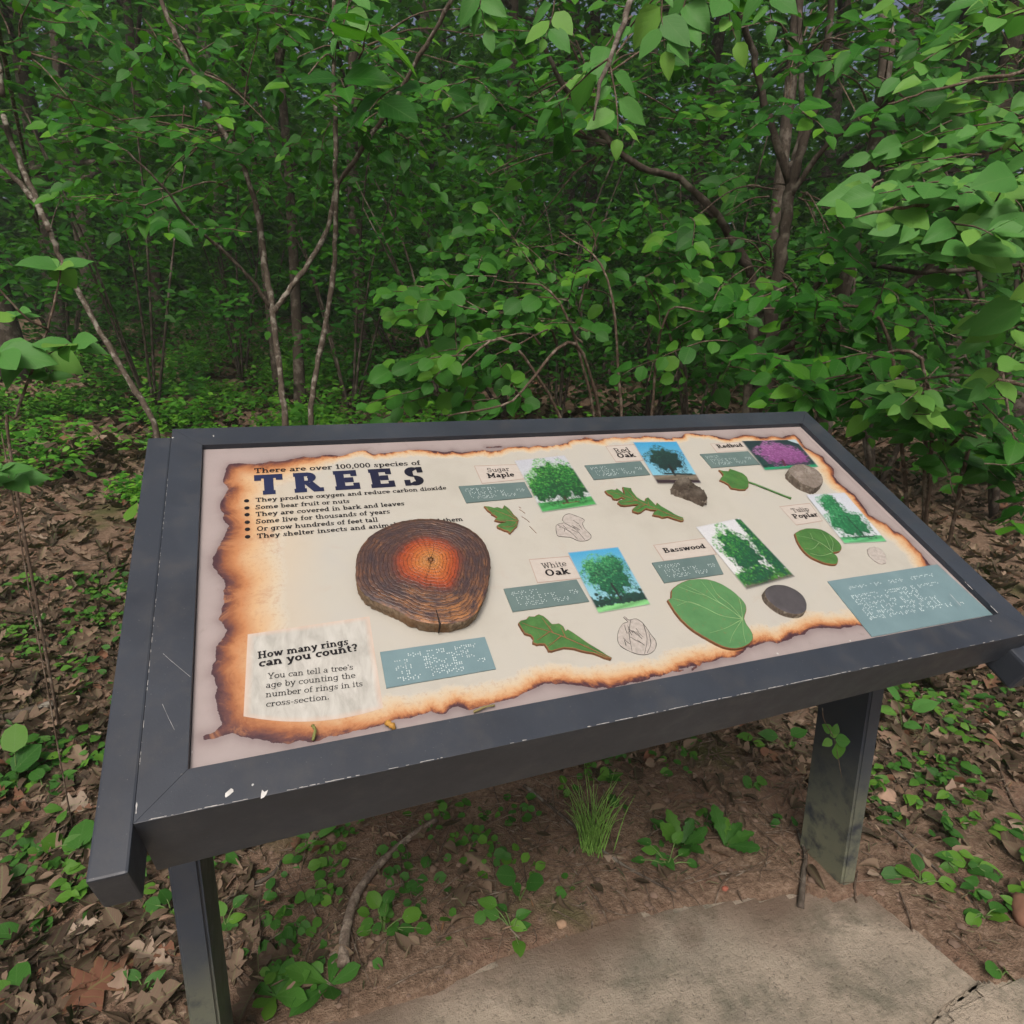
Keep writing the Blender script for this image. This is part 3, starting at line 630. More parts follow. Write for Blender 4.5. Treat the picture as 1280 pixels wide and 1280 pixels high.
# ---- printed photographs, painted as colour on a fine grid ------------------------
def srgb(*c): return np.array([(x / 255 / 12.92 if x / 255 <= .04045 else ((x / 255 + .055) / 1.055) ** 2.4) for x in c])
def photo(corners, sky0, sky1, ground, gy, blobs, pal, n=1100, extra=None, label=None, horizon=None):
    nx, ny = 100, 130; P, Q, uv_ = quadgrid(corners, nx, ny, ZP); u = uv_[:, 0]; v = 1 - uv_[:, 1]
    r = np.random.default_rng(int(corners[0][0]))
    c = srgb(*sky0) * (1 - v[:, None]) + srgb(*sky1) * v[:, None]; c = np.where((v > gy)[:, None], srgb(*ground) * (1 + .25 * np.sin(v * 60 + u * 7))[:, None], c)
    if horizon is not None:
        for _ in range(260):
            x, y = r.uniform(-.05, 1.05), gy - abs(r.normal(0, horizon[1])); q = ((u - x) ** 2 + ((v - y) * 1.3) ** 2) < r.uniform(.015, .045) ** 2
            c[q] = srgb(*horizon[0]) * r.uniform(.6, 1.4)
    for b in blobs:
        an = np.arctan2(v - b[1], u - b[0]); q = ((u - b[0]) / b[2]) ** 2 + ((v - b[1]) / b[3]) ** 2 < (.92 + .10 * np.sin(an * 7 + b[0] * 9) + .08 * np.sin(an * 13)) ** 2
        c[q] = srgb(*pal[min(1, len(pal) - 1)]) * r.uniform(.6, 1.3, (q.sum(), 1))
    blobs = [(b[0], b[1], b[2] * 1.14, b[3] * 1.14, b[4]) for b in blobs]
    W_ = np.array([b[4] for b in blobs]); W_ = W_ / W_.sum(); items = []
    for _ in range(int(n * 2.6)):
        b = blobs[r.choice(len(blobs), p=W_)]; a = r.uniform(0, 2 * PI); rd = math.sqrt(r.uniform(0, 1.25)) * (1 + .12 * math.sin(5 * a + b[0] * 20))
        dx, dy = math.cos(a) * rd, math.sin(a) * rd; items.append((b[0] + dx * b[2], b[1] + dy * b[3], -dy * .55 - dx * .25 + r.normal(0, .42)))
    for x, y, l in items:
        rad = r.uniform(.006, .020); an = r.uniform(0, PI); dx = u - x; dy = (v - y) * 1.25; q = ((dx * math.cos(an) + dy * math.sin(an)) ** 2 + ((dy * math.cos(an) - dx * math.sin(an)) * 1.9) ** 2) < rad ** 2
        k = int(np.clip((l + 1) / 2 * len(pal), 0, len(pal) - 1)); al = r.uniform(.45, .95); c[q] = c[q] * (1 - al) + al * srgb(*pal[k]) * r.uniform(.7, 1.25)
    for x0, y0, x1, y1, w, col in (extra or ()):
        t = np.clip(((u - x0) * (x1 - x0) + (v - y0) * (y1 - y0)) / ((x1 - x0) ** 2 + (y1 - y0) ** 2), 0, 1)
        q = (u - x0 - t * (x1 - x0)) ** 2 + (v - y0 - t * (y1 - y0)) ** 2 < w * w; c[q] = srgb(*col)
    edge = (np.minimum(u, 1 - u) < .012) | (np.minimum(v, 1 - v) < .008); c[edge] = c[edge] * .5 + .3
    G3 = np.pad(c.reshape(ny, nx, 3), ((1, 1), (1, 1), (0, 0)), 'edge'); c = (G3[1:-1, 1:-1] * 2 + G3[:-2, 1:-1] + G3[2:, 1:-1] + G3[1:-1, :-2] + G3[1:-1, 2:]).reshape(-1, 3) / 6
    V = np.c_[P, np.full(len(P), ZP + .0009)]
    o = link('tree_photo', mesh('tree_photo', b2w(V), Q, cols=np.clip(c * (1 + .06 * r.standard_normal((len(c), 1))), 0, .9) * .56 + .012), M_PHOTO, sign, label=label)
    return o
GR = [(6, 45, 28), (12, 80, 40), (22, 120, 52), (60, 160, 60), (120, 205, 90)]
TL_ = [(8, 52, 50), (14, 90, 62), (30, 130, 84), (60, 165, 100), (120, 205, 130)]
photo([z2(312, 212), z2(548, 187), z2(700, 418), z2(443, 455)], (205, 210, 222), (215, 225, 225), (70, 165, 85), .84, [(.50, .48, .36, .36, 4), (.15, .60, .16, .24, 1), (.85, .5, .2, .35, 1.3)], GR, extra=[(.52, .8, .52, .9, .018, (60, 45, 30)), (.42, .9, .72, .9, .008, (110, 70, 50))], label='printed photo of a bright green tree under a pale sky', n=1500)
photo([z2(870, 125), z2(1075, 122), z2(1192, 317), z2(987, 322)], (60, 170, 225), (150, 215, 235), (125, 115, 100), .80, [(.5, .45, .36, .27, 3)], [(10, 35, 42), (14, 50, 52), (24, 72, 66), (45, 100, 80)], extra=[(.5, .6, .5, .8, .03, (25, 25, 30)), (.0, .94, 1, .97, .035, (52, 32, 45)), (.3, .77, .9, .8, .02, (30, 55, 60))], label='printed photo of a dark spreading tree under blue sky', n=700)
photo([z2(563, 645), z2(800, 618), z2(952, 888), z2(707, 930)], (70, 175, 225), (170, 225, 235), (130, 205, 130), .90, [(.52, .48, .38, .30, 4), (.3, .3, .15, .12, 1), (.7, .25, .2, .12, 1)], TL_, extra=[(.5, .6, .52, .86, .02, (30, 30, 35))], horizon=((16, 60, 52), .05), label='printed photo of a broad oak under blue sky', n=1150)
photo([z3(138, 388), z3(290, 356), z3(483, 560), z3(315, 605)], (228, 232, 240), (240, 245, 245), (100, 100, 85), .94, [(.45, .48, .30, .34, 4), (.35, .85, .35, .1, 1.3), (.9, .65, .15, .3, 1), (.95, .25, .1, .3, .6)], TL_[:2] + GR[1:], horizon=((70, 135, 50), .07), label='printed photo of a leafy tree under a white sky', n=1350)
photo([z3(297, 88), z3(485, 83), z3(565, 178), z3(378, 190)], (25, 50, 60), (30, 70, 70), (30, 150, 105), .90, [(.48, .48, .32, .36, 4), (.75, .6, .2, .25, 1)], [(95, 45, 95), (140, 75, 140), (175, 105, 175), (205, 140, 205)], extra=[(.9, 0, 1, .1, .06, (190, 215, 225)), (.45, .7, .42, .9, .02, (90, 30, 60))], horizon=((14, 60, 60), .35), label='printed photo of a pink flowering tree', n=900)
photo([z3(520, 275), z3(655, 268), z3(803, 438), z3(655, 445)], (215, 222, 235), (225, 235, 240), (95, 190, 125), .88, [(.48, .62, .42, .26, 4), (.4, .30, .22, .25, 2), (.5, .12, .12, .1, .6)], [(12, 80, 52), (24, 115, 70), (45, 150, 92), (85, 185, 120)], extra=[(.55, .5, .58, .88, .014, (25, 60, 45)), (.3, .89, .8, .89, .01, (25, 80, 55))], label='printed photo of a cone shaped tree on a lawn', n=1300)

# ---- castings: leaves, discs ------------------------------------------------------
def casting(name, pts, th, m, edge=M_RUST, sm=2, dome=.0, parent=sign, inset=.0008, label=None, zoff=0.0, rag=.05):
    P = spline(np.array([hit(u, v, ZP + th)[:2] for u, v in pts] + [hit(*pts[0], ZP + th)[:2]]), sm)[:-1] if sm > 1 else np.array([hit(u, v, ZP + th)[:2] for u, v in pts])
    if rag: P = roughen(P, 1, rag)
    bm = bmesh.new(); vs_ = [bm.verts.new((x, y, ZP + th)) for x, y in P]; f = bm.faces.new(vs_)
    if f.normal.z < 0 or sum(P[i - 1][0] * P[i][1] - P[i][0] * P[i - 1][1] for i in range(len(P))) < 0: f.normal_flip()
    top = f
    r = bmesh.ops.extrude_edge_only(bm, edges=list(bm.edges)); 
    for v in [g_ for g_ in r['geom'] if isinstance(g_, bmesh.types.BMVert)]: v.co.z = ZP
    for ff in bm.faces: ff.material_index = 1
    top.material_index = 0
    ins = bmesh.ops.inset_region(bm, faces=[top], thickness=inset, depth=.0006, use_even_offset=False)
    for ff in ins['faces']: ff.material_index = 1
    res = bmesh.ops.triangulate(bm, faces=[top])
    bmesh.ops.recalc_face_normals(bm, faces=bm.faces)
    for v in bm.verts: v.co = Vector(b2w(v.co[:]))
    me = bpy.data.meshes.new(name); bm.to_mesh(me); bm.free()
    return link(name, me, [m, edge], parent, label=label)
def veins(lines, z, w, m, parent, name='vein'):
    mb = MB()
    for l in lines:
        P = spline([(*hit(u, v, z)[:2], z) for u, v in l], 4); n_ = len(P); r = np.linspace(w, w * .35, n_); mb.tube(b2w(P), r, 5, cap=False)
    return mb.build(name, m, parent)
def za(x, y): return (600 + x / 7.11, 620 + y / 7.11)
def zb_(x, y): return (750 + x / 9.143, 590 + y / 9.143)
def zc(x, y): return (890 + x / 8, 570 + y / 8)
def zd(x, y): return (980 + x / 9.143, 640 + y / 9.143)
def ze(x, y): return (640 + x / 6.4, 755 + y / 6.4)
def zf(x, y): return (820 + x / 6.4, 710 + y / 6.4)
o = casting('cast_maple_leaf', [za(*p) for p in [(35, 90), (80, 92), (125, 105), (155, 98), (200, 112), (215, 82), (262, 115), (300, 165), (330, 190), (345, 215), (330, 270), (300, 300), (268, 332), (245, 312), (215, 305), (155, 278), (150, 262), (190, 240), (235, 232), (180, 228), (128, 215), (150, 190), (135, 178), (100, 160), (98, 148), (65, 125)]], .0030, M_CLEAF, sm=1, label='green cast of half a lobed maple leaf')
veins([[za(340, 215), za(230, 165), za(60, 100)], [za(335, 225), za(230, 215), za(145, 212)], [za(330, 230), za(290, 270), za(180, 272)], [za(325, 200), za(270, 150), za(220, 100)]], ZP + .0038, .0006, M_VEIND, o)
mb = MB()
for l in ([(350, 120), (400, 155)], [(370, 185), (410, 210), (440, 235)], [(440, 270), (470, 300), (500, 332)], [(345, 100), (365, 110)]): mb.tube(b2w(spline([(*hit(*za(*p))[:2], ZP + .0004) for p in l], 3)), .0006, 4)
mb.build('glue_trace', plain('old_glue', (.20, .15, .12), .8), sign)
o = casting('cast_red_oak_leaf', [zb_(*p) for p in [(55, 215), (130, 198), (175, 205), (190, 185), (250, 225), (285, 262), (258, 170), (300, 175), (355, 185), (375, 230), (420, 285), (470, 318), (515, 340), (520, 300), (550, 290), (600, 340), (640, 385), (650, 350), (700, 390), (770, 430), (850, 480), (950, 520), (958, 555), (930, 560), (850, 535), (780, 510), (715, 520), (680, 505), (640, 500), (600, 488), (620, 455), (650, 438), (580, 432), (530, 418), (480, 455), (440, 470), (375, 450), (370, 425), (440, 372), (380, 375), (290, 385), (240, 380), (200, 350), (230, 320), (290, 310), (250, 290), (200, 315), (150, 305), (135, 275), (85, 250)]], .0032, M_CLEAF, sm=1, label='narrow green cast leaf with pointed lobes')
veins([[zb_(945, 540), zb_(760, 470), zb_(560, 385), zb_(380, 310), zb_(240, 260), zb_(90, 220)], [zb_(560, 385), zb_(545, 320)], [zb_(520, 370), zb_(400, 440)], [zb_(430, 330), zb_(300, 200)], [zb_(420, 325), zb_(240, 350)]], ZP + .0040, .0007, M_VEIND, o)
o = casting('cast_redbud_leaf', [zc(*p) for p in [(68, 138), (110, 148), (165, 152), (175, 128), (230, 145), (300, 170), (350, 210), (370, 262), (365, 310), (340, 335), (280, 338), (190, 322), (165, 285), (130, 265), (75, 240), (90, 215), (110, 190), (95, 165)]], .0030, M_CLEAF, sm=1, label='small plain green cast leaf on a long stalk')
mb = MB(); mb.tube(b2w(spline([(*hit(*zc(*p), ZP + .0018)[:2], ZP + .0018) for p in [(330, 255), (400, 272), (520, 318), (650, 370), (790, 425)]], 4)), [.0016] * 16 + [.0022], 7); mb.build('leaf_stalk', M_CLEAF, o)
o = casting('cast_tulip_leaf', [zd(*p) for p in [(122, 245), (170, 215), (240, 190), (330, 188), (420, 200), (500, 240), (580, 300), (640, 360), (658, 410), (640, 450), (590, 462), (560, 470), (600, 500), (618, 540), (610, 590), (570, 602), (480, 590), (400, 560), (300, 510), (220, 440), (160, 350)]], .0034, M_CLEAF, label='rounded green cast leaf with ragged stalk end')
veins([[zd(560, 460), zd(430, 360), zd(300, 300), zd(150, 270)], [zd(540, 440), zd(480, 300), zd(420, 215)], [zd(550, 440), zd(560, 350), zd(520, 265)], [zd(545, 470), zd(420, 500), zd(300, 470)], [zd(400, 350), zd(330, 420), zd(240, 420)], [zd(330, 310), zd(300, 240)]], ZP + .0043, .0006, M_VEIN, o)
o = casting('cast_white_oak_leaf', [ze(*p) for p in [(50, 152), (70, 132), (115, 122), (135, 98), (180, 100), (215, 82), (250, 95), (285, 125), (320, 160), (375, 155), (410, 178), (428, 215), (445, 202), (520, 250), (620, 320), (720, 380), (800, 430), (792, 442), (700, 410), (600, 385), (500, 358), (420, 350), (370, 362), (320, 378), (292, 376), (278, 345), (260, 322), (200, 325), (165, 310), (170, 278), (150, 250), (100, 235), (80, 205)]], .0034, M_CLEAF, sm=1, label='green cast leaf with rounded lobes and tapering stalk end')
veins([[ze(790, 435), ze(600, 345), ze(430, 270), ze(300, 220), ze(160, 180), ze(80, 150)], [ze(430, 272), ze(390, 180)], [ze(330, 232), ze(240, 110)], [ze(390, 258), ze(290, 340)], [ze(300, 222), ze(200, 290)]], ZP + .0043, .0008, M_VEIND, o)
o = casting('cast_basswood_leaf', [zf(*p) for p in [(92, 255), (122, 235), (122, 180), (170, 135), (240, 102), (340, 88), (430, 95), (510, 122), (600, 175), (670, 235), (715, 290), (722, 345), (705, 405), (735, 465), (775, 530), (770, 585), (720, 625), (640, 648), (560, 638), (480, 605), (400, 560), (300, 500), (220, 430), (150, 350)]], .0036, M_CLEAFP, label='large heart shaped pale green cast leaf below the basswood plate')
veins([[zf(692, 408), zf(560, 310), zf(400, 220), zf(210, 125)], [zf(692, 408), zf(520, 380), zf(350, 300), zf(130, 240)], [zf(692, 408), zf(600, 300), zf(490, 210), zf(430, 105)], [zf(692, 408), zf(680, 300), zf(660, 225)], [zf(692, 408), zf(560, 480), zf(430, 520)], [zf(692, 408), zf(620, 520), zf(590, 600)], [zf(692, 408), zf(700, 520), zf(720, 600)], [zf(350, 300), zf(260, 270), zf(170, 300)], [zf(560, 310), zf(480, 250), zf(360, 105)], [zf(400, 220), zf(320, 200), zf(180, 150)]], ZP + .0043, .00065, M_VEIN, o)
def disc(name, pts, th, mtop, mside, label, irr=.0):
    P = spline(np.array([hit(u, v, ZP + th)[:2] for u, v in pts] + [hit(*pts[0], ZP + th)[:2]]), 5)[:-1]; n = len(P); c = P.mean(0)
    rings = [(1.03, 0), (1.0, th * .35), (1.015, th * .7), (.98, th), (.93, th * 1.04), (.75, th * 1.06), (.45, th * 1.03), (.15, th * 1.05)]
    V = []; 
    for s_, z_ in rings:
        j = 1 + irr * rng.standard_normal(n)[:, None] * (1 if z_ < th else .4); V.append(np.c_[c + (P - c) * s_ * j, np.full(n, ZP + z_) + irr * .03 * rng.standard_normal(n) * (z_ > 0)])
    V = np.vstack(V + [np.array([[*c, ZP + th * 1.05]])]); i = np.arange(n); k = (i + 1) % n
    Q = [np.stack([r * n + i, r * n + k, (r + 1) * n + k, (r + 1) * n + i], 1) for r in range(len(rings) - 1)]
    T = np.stack([(len(rings) - 1) * n + i, (len(rings) - 1) * n + k, np.full(n, len(rings) * n)], 1)
    s = link('bark_edge', mesh('bark_edge', b2w(V), np.vstack(Q[:3]), smooth=True), mside, None)
    t = link(name, mesh(name, b2w(V), [T, np.vstack(Q[3:])], smooth=True), mtop, sign, label=label)
    L = origin(t); s.data.transform(Matrix.Translation(Vector(-L))); s.parent = t
    return t
disc('bark_disc', [zf(*p) for p in [(868, 190), (900, 150), (960, 133), (1040, 140), (1120, 175), (1180, 225), (1208, 290), (1195, 345), (1140, 370), (1060, 360), (980, 325), (910, 270), (878, 230)]], .0075, M_DISCD, M_DISCB, 'smooth dark oval disc beside the big heart shaped leaf')
disc('bark_disc', [zc(*p) for p in [(770, 130), (810, 95), (880, 82), (960, 95), (1040, 130), (1095, 185), (1112, 245), (1090, 290), (1030, 320), (960, 300), (890, 270), (820, 215), (775, 170)]], .0125, M_DISCT, M_DISCB, 'thick bronze disc at the corner of the pink tree photo', .012)
disc('bark_disc', [zb_(*p) for p in [(835, 150), (880, 95), (960, 72), (1030, 85), (1060, 130), (1150, 180), (1215, 250), (1220, 310), (1185, 340), (1100, 300), (1000, 260), (900, 225), (845, 195)]], .0095, M_BARKD, M_DISCB, 'rough dark brown bark casting under the dark spreading tree photo', .045)
disc('bark_disc', [zd(*p) for p in [(955, 430), (985, 402), (1040, 398), (1100, 420), (1150, 470), (1170, 530), (1165, 575), (1130, 590), (1080, 580), (1020, 540), (970, 490)]], .0016, M_SKETCHF, M_SKETCHF, 'faded flat oval imprint near the right edge', .01)
def sketch(out, inner, label):
    P = np.array([hit(*p)[:2] for p in out]); P = spline(np.vstack([P, P[:1]]), 3)[:-1]; mb = MB()
    tri = tessellate_polygon([[Vector((x, y, 0)) for x, y in P]]); mb.add(b2w(np.c_[P, np.full(len(P), ZP + .0004)]), T=[tuple(t) for t in tri])
    o = mb.build('printed_sketch', M_SKETCHF, sign, smooth=False, label=label)
    mb = MB(); ls = [np.vstack([P, P[:1]])] + [spline([hit(*p)[:2] for p in l], 3) for l in inner]
    lo, hi = P.min(0), P.max(0)
    for _ in range(16):
        q = rng.uniform(lo + (hi - lo) * .15, hi - (hi - lo) * .15); d = np.array([rng.normal(.004, .003), rng.normal(-.008, .003)])
        if sdf_poly(np.array([q, q + d]), P).min() > .002: ls.append(np.array([q, q + d / 2 + rng.normal(0, .0006, 2), q + d]))
    for l in ls: mb.tube(b2w(np.c_[l, np.full(len(l), ZP + .0005)]), rng.uniform(.00018, .00042, len(l)), 4, cap=False)
    mb.build('sketch_line', M_INK, o)
sketch([za(*p) for p in [(730, 215), (745, 180), (790, 160), (850, 178), (905, 200), (928, 220), (910, 245), (930, 290), (985, 350), (975, 385), (930, 402), (870, 400), (800, 370), (700, 360), (680, 330), (675, 270), (700, 250), (745, 240)]], [[za(745, 240), za(850, 300), za(930, 390)], [za(690, 260), za(800, 320), za(870, 390)]], 'faded line drawing below the pale sky tree photo')
sketch([ze(*p) for p in [(890, 110), (905, 105), (935, 130), (990, 120), (1040, 150), (1080, 200), (1110, 245), (1150, 300), (1145, 360), (1100, 400), (1030, 408), (950, 385), (870, 340), (845, 290), (850, 220), (885, 160), (925, 145)]], [[ze(950, 130), ze(935, 230), ze(960, 380)], [ze(1050, 160), ze(1080, 280), ze(1060, 400)], [ze(1095, 240), ze(1110, 320), ze(1080, 395)]], 'line drawing of a nut beside the lobed leaf')

# ---- slice of a trunk ---------------------------------------------------------------
TS = .019
sp = [z1(*p) for p in [(817, 490), (829, 440), (868, 396), (930, 365), (990, 352), (1060, 352), (1130, 369), (1185, 405), (1211, 450), (1215, 500), (1206, 560), (1186, 610), (1160, 642), (1110, 659), (1060, 662), (990, 650), (950, 627), (900, 605), (850, 580), (822, 542)]]
P = spline(np.array([hit(u, v, ZP + TS)[:2] for u, v in sp] + [hit(*sp[0], ZP + TS)[:2]]), 7)[:-1]; n = len(P)
P = P + .0003 * rng.standard_normal(P.shape); pith = hit(*z1(1040, 472), ZP + TS)[:2]
R_ = np.linspace(0, 1, 26)[1:]; V = [np.array([[*pith, ZP + TS]])]; radl = [np.zeros(1)]
for r in R_:
    V.append(np.c_[pith + (P - pith) * r, np.full(n, ZP + TS - (.0010 if r > .99 else 0)) + .00025 * rng.standard_normal(n)]); radl.append(np.full(n, r))
V = np.vstack(V); rad = np.concatenate(radl); i = np.arange(n); k = (i + 1) % n
Q = np.vstack([np.stack([1 + r * n + i, 1 + r * n + k, 1 + (r + 1) * n + k, 1 + (r + 1) * n + i], 1) for r in range(len(R_) - 1)]); T = np.stack([i + 1, k + 1, 0 * i], 1)[:, [2, 0, 1]]
lo, hi = P.min(0), P.max(0); uvs = (V[:, :2] - lo) / (hi - lo); d_ = V[:, :2] - pith
slice_o = link('wood_slice', mesh('wood_slice', b2w(V), [T, Q], attrs={'rad': rad, 'axx': d_[:, 0], 'ay': d_[:, 1]}, uv=uvs, smooth=True), M_SLICE, sign, label='thick varnished cross section of a trunk with an orange red heart')
Vs = []; prof = [(1.0, TS - .001), (1.006, TS * .85), (1.000, TS * .6), (.996, TS * .35), (.985, TS * .1), (.98, 0)]
crack = np.exp(-((np.arange(n) - n * .745) / .55) ** 2)
for s_, z_ in prof:
    j = 1 + .0035 * rng.standard_normal(n)[:, None] - .03 * crack[:, None]; Vs.append(np.c_[pith + (P - pith) * s_ * j, np.full(n, ZP + z_)])
Vs = np.vstack(Vs); Q = np.vstack([np.stack([r * n + i, (r + 1) * n + i, (r + 1) * n + k, r * n + k], 1) for r in range(len(prof) - 1)])
o = link('bark_side', mesh('bark_side', b2w(Vs), Q, smooth=False), M_SBARK, None); o.data.transform(Matrix.Translation(Vector(-SL))); o.parent = slice_o
mb = MB()   # drying cracks from the pith
for a_, L_ in ((233, .30), (52, .14), (98, .13), (160, .08)):
    a_ = math.radians(a_); pts = [(pith[0] + math.cos(a_ + .06 * math.sin(t * 9)) * L_ * t * .115, pith[1] + math.sin(a_ + .05 * math.sin(t * 9)) * L_ * t * .23, ZP + TS + .0003) for t in np.linspace(.08, 1, 9)]
    mb.tube(b2w(np.array(pts)), np.linspace(.0003, .00015, 9), 4)
c0 = hit(*z1(1066, 663), ZP + TS); c1 = hit(*z1(1060, 640), ZP + TS); mb.tube(b2w(np.array([(c0[0], c0[1] - .0013, ZP + .004), (c0[0], c0[1] - .0013, ZP + TS - .002), (c0[0], c0[1], ZP + TS + .0002), (c1[0], c1[1] + .01, ZP + TS + .0002)])), [.0008, .0011, .0012, .0003], 5)
mb.build('drying_crack', plain('crack_dark', (.012, .008, .006), .9), slice_o)

# ---- bits lying on the lower edge -----------------------------------------------------
def bit(name, pts, r, m, label, cat):
    mb = MB(); mb.tube(b2w(spline([(*hit(u, v, ZP + .003)[:2], ZP + .0025 + q) for u, v, q in pts], 4)), r, 6, .2); own(mb.build(name, m, None, label=label, cat=cat))
bit('leaf_scrap', [(391, 908, .002), (394, 916, .004), (391, 926, .001)], .0015, plain('moss_yellow', (.15, .16, .045), .7), 'small curled green yellow scrap on the sign\'s lower left edge', 'leaf scrap')
bit('petal', [(483, 903, 0), (488, 908, .004), (494, 912, .001)], [.002, .003, .0035, .003, .003, .003, .003, .002, .001], plain('orange_petal', (.38, .20, .04), .6), 'small orange petal resting on the sign\'s lower parchment edge', 'petal')
bit('catkin', [(592, 890, .0), (604, 886, .003), (618, 882, .001)], .0012, plain('dry_catkin', (.20, .17, .07), .9), 'dry yellowish catkin lying along the middle of the panel\'s lower edge', 'catkin')
# ================================================================ GROUND
def g0_(u, v):
    d = AX[2] + (u - CXY) / F_PX * AX[0] + (v - CXY) / F_PX * AX[1]; return (CAM + d * (-CAM[2] / d[2]))[:2]
_cn, _jt = g0_(1228, 1229), g0_(1160, 1280); _jd = unit(_jt - _cn); _jn = np.array([-_jd[1], _jd[0]]) * .003
SLAB_A = np.array([(-.6, .24), (.13, .292), g0_(655, 1185), g0_(800, 1138), g0_(1000, 1112), g0_(1088, 1113), _cn, _cn + _jd * .55, (-.6, -.75)])
SLAB_B = np.array([_cn - _jn * 2 + _jd * .004, g0_(1290, 1216), (1.75, -.05), (1.9, -1.9), (-.6, -1.9), _cn + _jd * .56 + [0, -.01]])
def fbm(x, y, s, o=4, seed=0):
    out = np.zeros(len(x)); a = 1
    for k in range(o):
        out += a * np.array([mnoise.noise((p * s, q * s, seed + k * 7.3)) for p, q in zip(x, y)]); s *= 2.1; a *= .5
    return out
def hbase(x, y):
    """large form of the forest floor: level round the slab, rising behind the sign"""
    t = np.maximum(0, y - .45); r = .128 * t - .064 * (1 - np.exp(-t * 2)); r = np.where(y > 26, .128 * 25.5 + (y - 26) * .02, r)
    return r + .035 * np.sin(x * .9 + 1) * np.minimum(1, t / 4) + .05 * np.maximum(0, -x - .3) * np.exp(-np.maximum(0, y - 1) * .1) * .5
_c = {}
def hz(x, y):
    """ground height"""
    x = np.atleast_1d(np.asarray(x, float)); y = np.atleast_1d(np.asarray(y, float))
    return hbase(x, y) + .006
def axis(segs):
    out = [segs[0][0]]
    for a, b, s in segs: n = max(1, int((b - a) / s)); out += list(np.linspace(a, b, n + 1)[1:])
    return np.array(out)
ax_ = axis([(-60, -12, 3), (-12, -4, .5), (-4, -1.0, .08), (-1.0, 2.1, .018), (2.1, 5, .08), (5, 12, .5), (12, 60, 3)])
ay_ = axis([(-14, -1.5, .8), (-1.5, -.3, .06), (-.3, 1.5, .018), (1.5, 4.5, .05), (4.5, 12, .25), (12, 80, 2.5)])
gx2, gy2 = np.meshgrid(ax_, ay_); x = gx2.ravel(); y = gy2.ravel()
near = (x > -4) & (x < 5) & (y > -1.5) & (y < 12)
z = hbase(x, y); nz = np.zeros(len(x)); nz[near] = .016 * fbm(x[near], y[near], 2.2, 5) * np.minimum(1, 1.2) ; nz[~near] = .05 * np.sin(x[~near] * 1.7) * np.cos(y[~near] * 1.3)
fine_ = (x > -1.2) & (x < 2.2) & (y > -.4) & (y < 1.7); nz[fine_] += .0035 * fbm(x[fine_], y[fine_], 28, 3, 5)
z = z + .006 + nz * np.where(near, 1, .5)
sdm = np.full(len(x), -9.0); sn = (x > -1) & (x < 2.3) & (y > -2.2) & (y < .6)
XYn = np.stack([x[sn], y[sn]], 1); _a, _b = sdf_poly(XYn, SLAB_A), sdf_poly(XYn, SLAB_B); sdm[sn] = np.maximum(_a, _b) + .02 * ((_a > -.02) & (_b > -.02))
edge_n = np.zeros(len(x)); edge_n[sn] = (.008 + .016 * (y[sn] > .17)) * fbm(x[sn], y[sn], 6, 4, 3)
inside = sstep(.0, .035, sdm + edge_n - .008)
z = np.where(sdm > -.15, z * 1, z); z = z * (1 - inside) + (-.05) * inside
z = np.maximum(z, np.where((sdm < .0), .003, -.06))
ii = np.arange(len(x)).reshape(len(ay_), len(ax_)); Q = np.stack([ii[:-1, :-1], ii[:-1, 1:], ii[1:, 1:], ii[1:, :-1]], -1).reshape(-1, 4)
link('ground', mesh('ground', np.c_[x, y, z], Q, smooth=True), M_SOIL, None, kind='structure')
from mathutils.bvhtree import BVHTree
gz_grid = z.reshape(len(ay_), len(ax_))
def gz_at(x, y):
    """height of the built ground"""
    x = np.clip(np.atleast_1d(x), ax_[0], ax_[-1] - 1e-6); y = np.clip(np.atleast_1d(y), ay_[0], ay_[-1] - 1e-6)
    i = np.searchsorted(ax_, x, 'right') - 1; j = np.searchsorted(ay_, y, 'right') - 1; i = np.clip(i, 0, len(ax_) - 2); j = np.clip(j, 0, len(ay_) - 2)
    u = (x - ax_[i]) / (ax_[i + 1] - ax_[i]); v = (y - ay_[j]) / (ay_[j + 1] - ay_[j])
    return (1 - v) * ((1 - u) * gz_grid[j, i] + u * gz_grid[j, i + 1]) + v * ((1 - u) * gz_grid[j + 1, i] + u * gz_grid[j + 1, i + 1])
def gp(u, v):
    """the point of the ground seen at a picture position"""
    d = AX[2] + (u - CXY) / F_PX * AX[0] + (v - CXY) / F_PX * AX[1]
    t = np.linspace(.4, 40, 6000); P = CAM + t[:, None] * d; h = gz_at(P[:, 0], P[:, 1]); k = np.argmax(P[:, 2] < np.maximum(h, -.002)); return np.array([P[k][0], P[k][1], max(h[k], 0) if P[k][2] < .05 else h[k]])
# slabs
def slab(poly, top, name='path'):
    P = roughen(poly, 5, .02) if 0 else roughen(roughen(poly, 5, .004), 1, .10); bx = np.arange(P[:, 0].min() - .02, P[:, 0].max() + .02, .02); by = np.arange(max(P[:, 1].min(), -.7) - .02, P[:, 1].max() + .02, .02)
    bm = bmesh.new(); vs_ = [bm.verts.new((x, y, top)) for x, y in P]; f = bm.faces.new(vs_)
    if f.normal.z < 0: f.normal_flip()
    r = bmesh.ops.extrude_edge_only(bm, edges=list(bm.edges))
    for v in [q for q in r['geom'] if isinstance(q, bmesh.types.BMVert)]: v.co.z = -.09
    bmesh.ops.bevel(bm, geom=[e for e in f.edges], offset=.006, segments=2, affect='EDGES')
    bmesh.ops.triangulate(bm, faces=[f_ for f_ in bm.faces if len(f_.verts) > 4]); bmesh.ops.recalc_face_normals(bm, faces=bm.faces)
    me = bpy.data.meshes.new(name); bm.to_mesh(me); bm.free(); return me
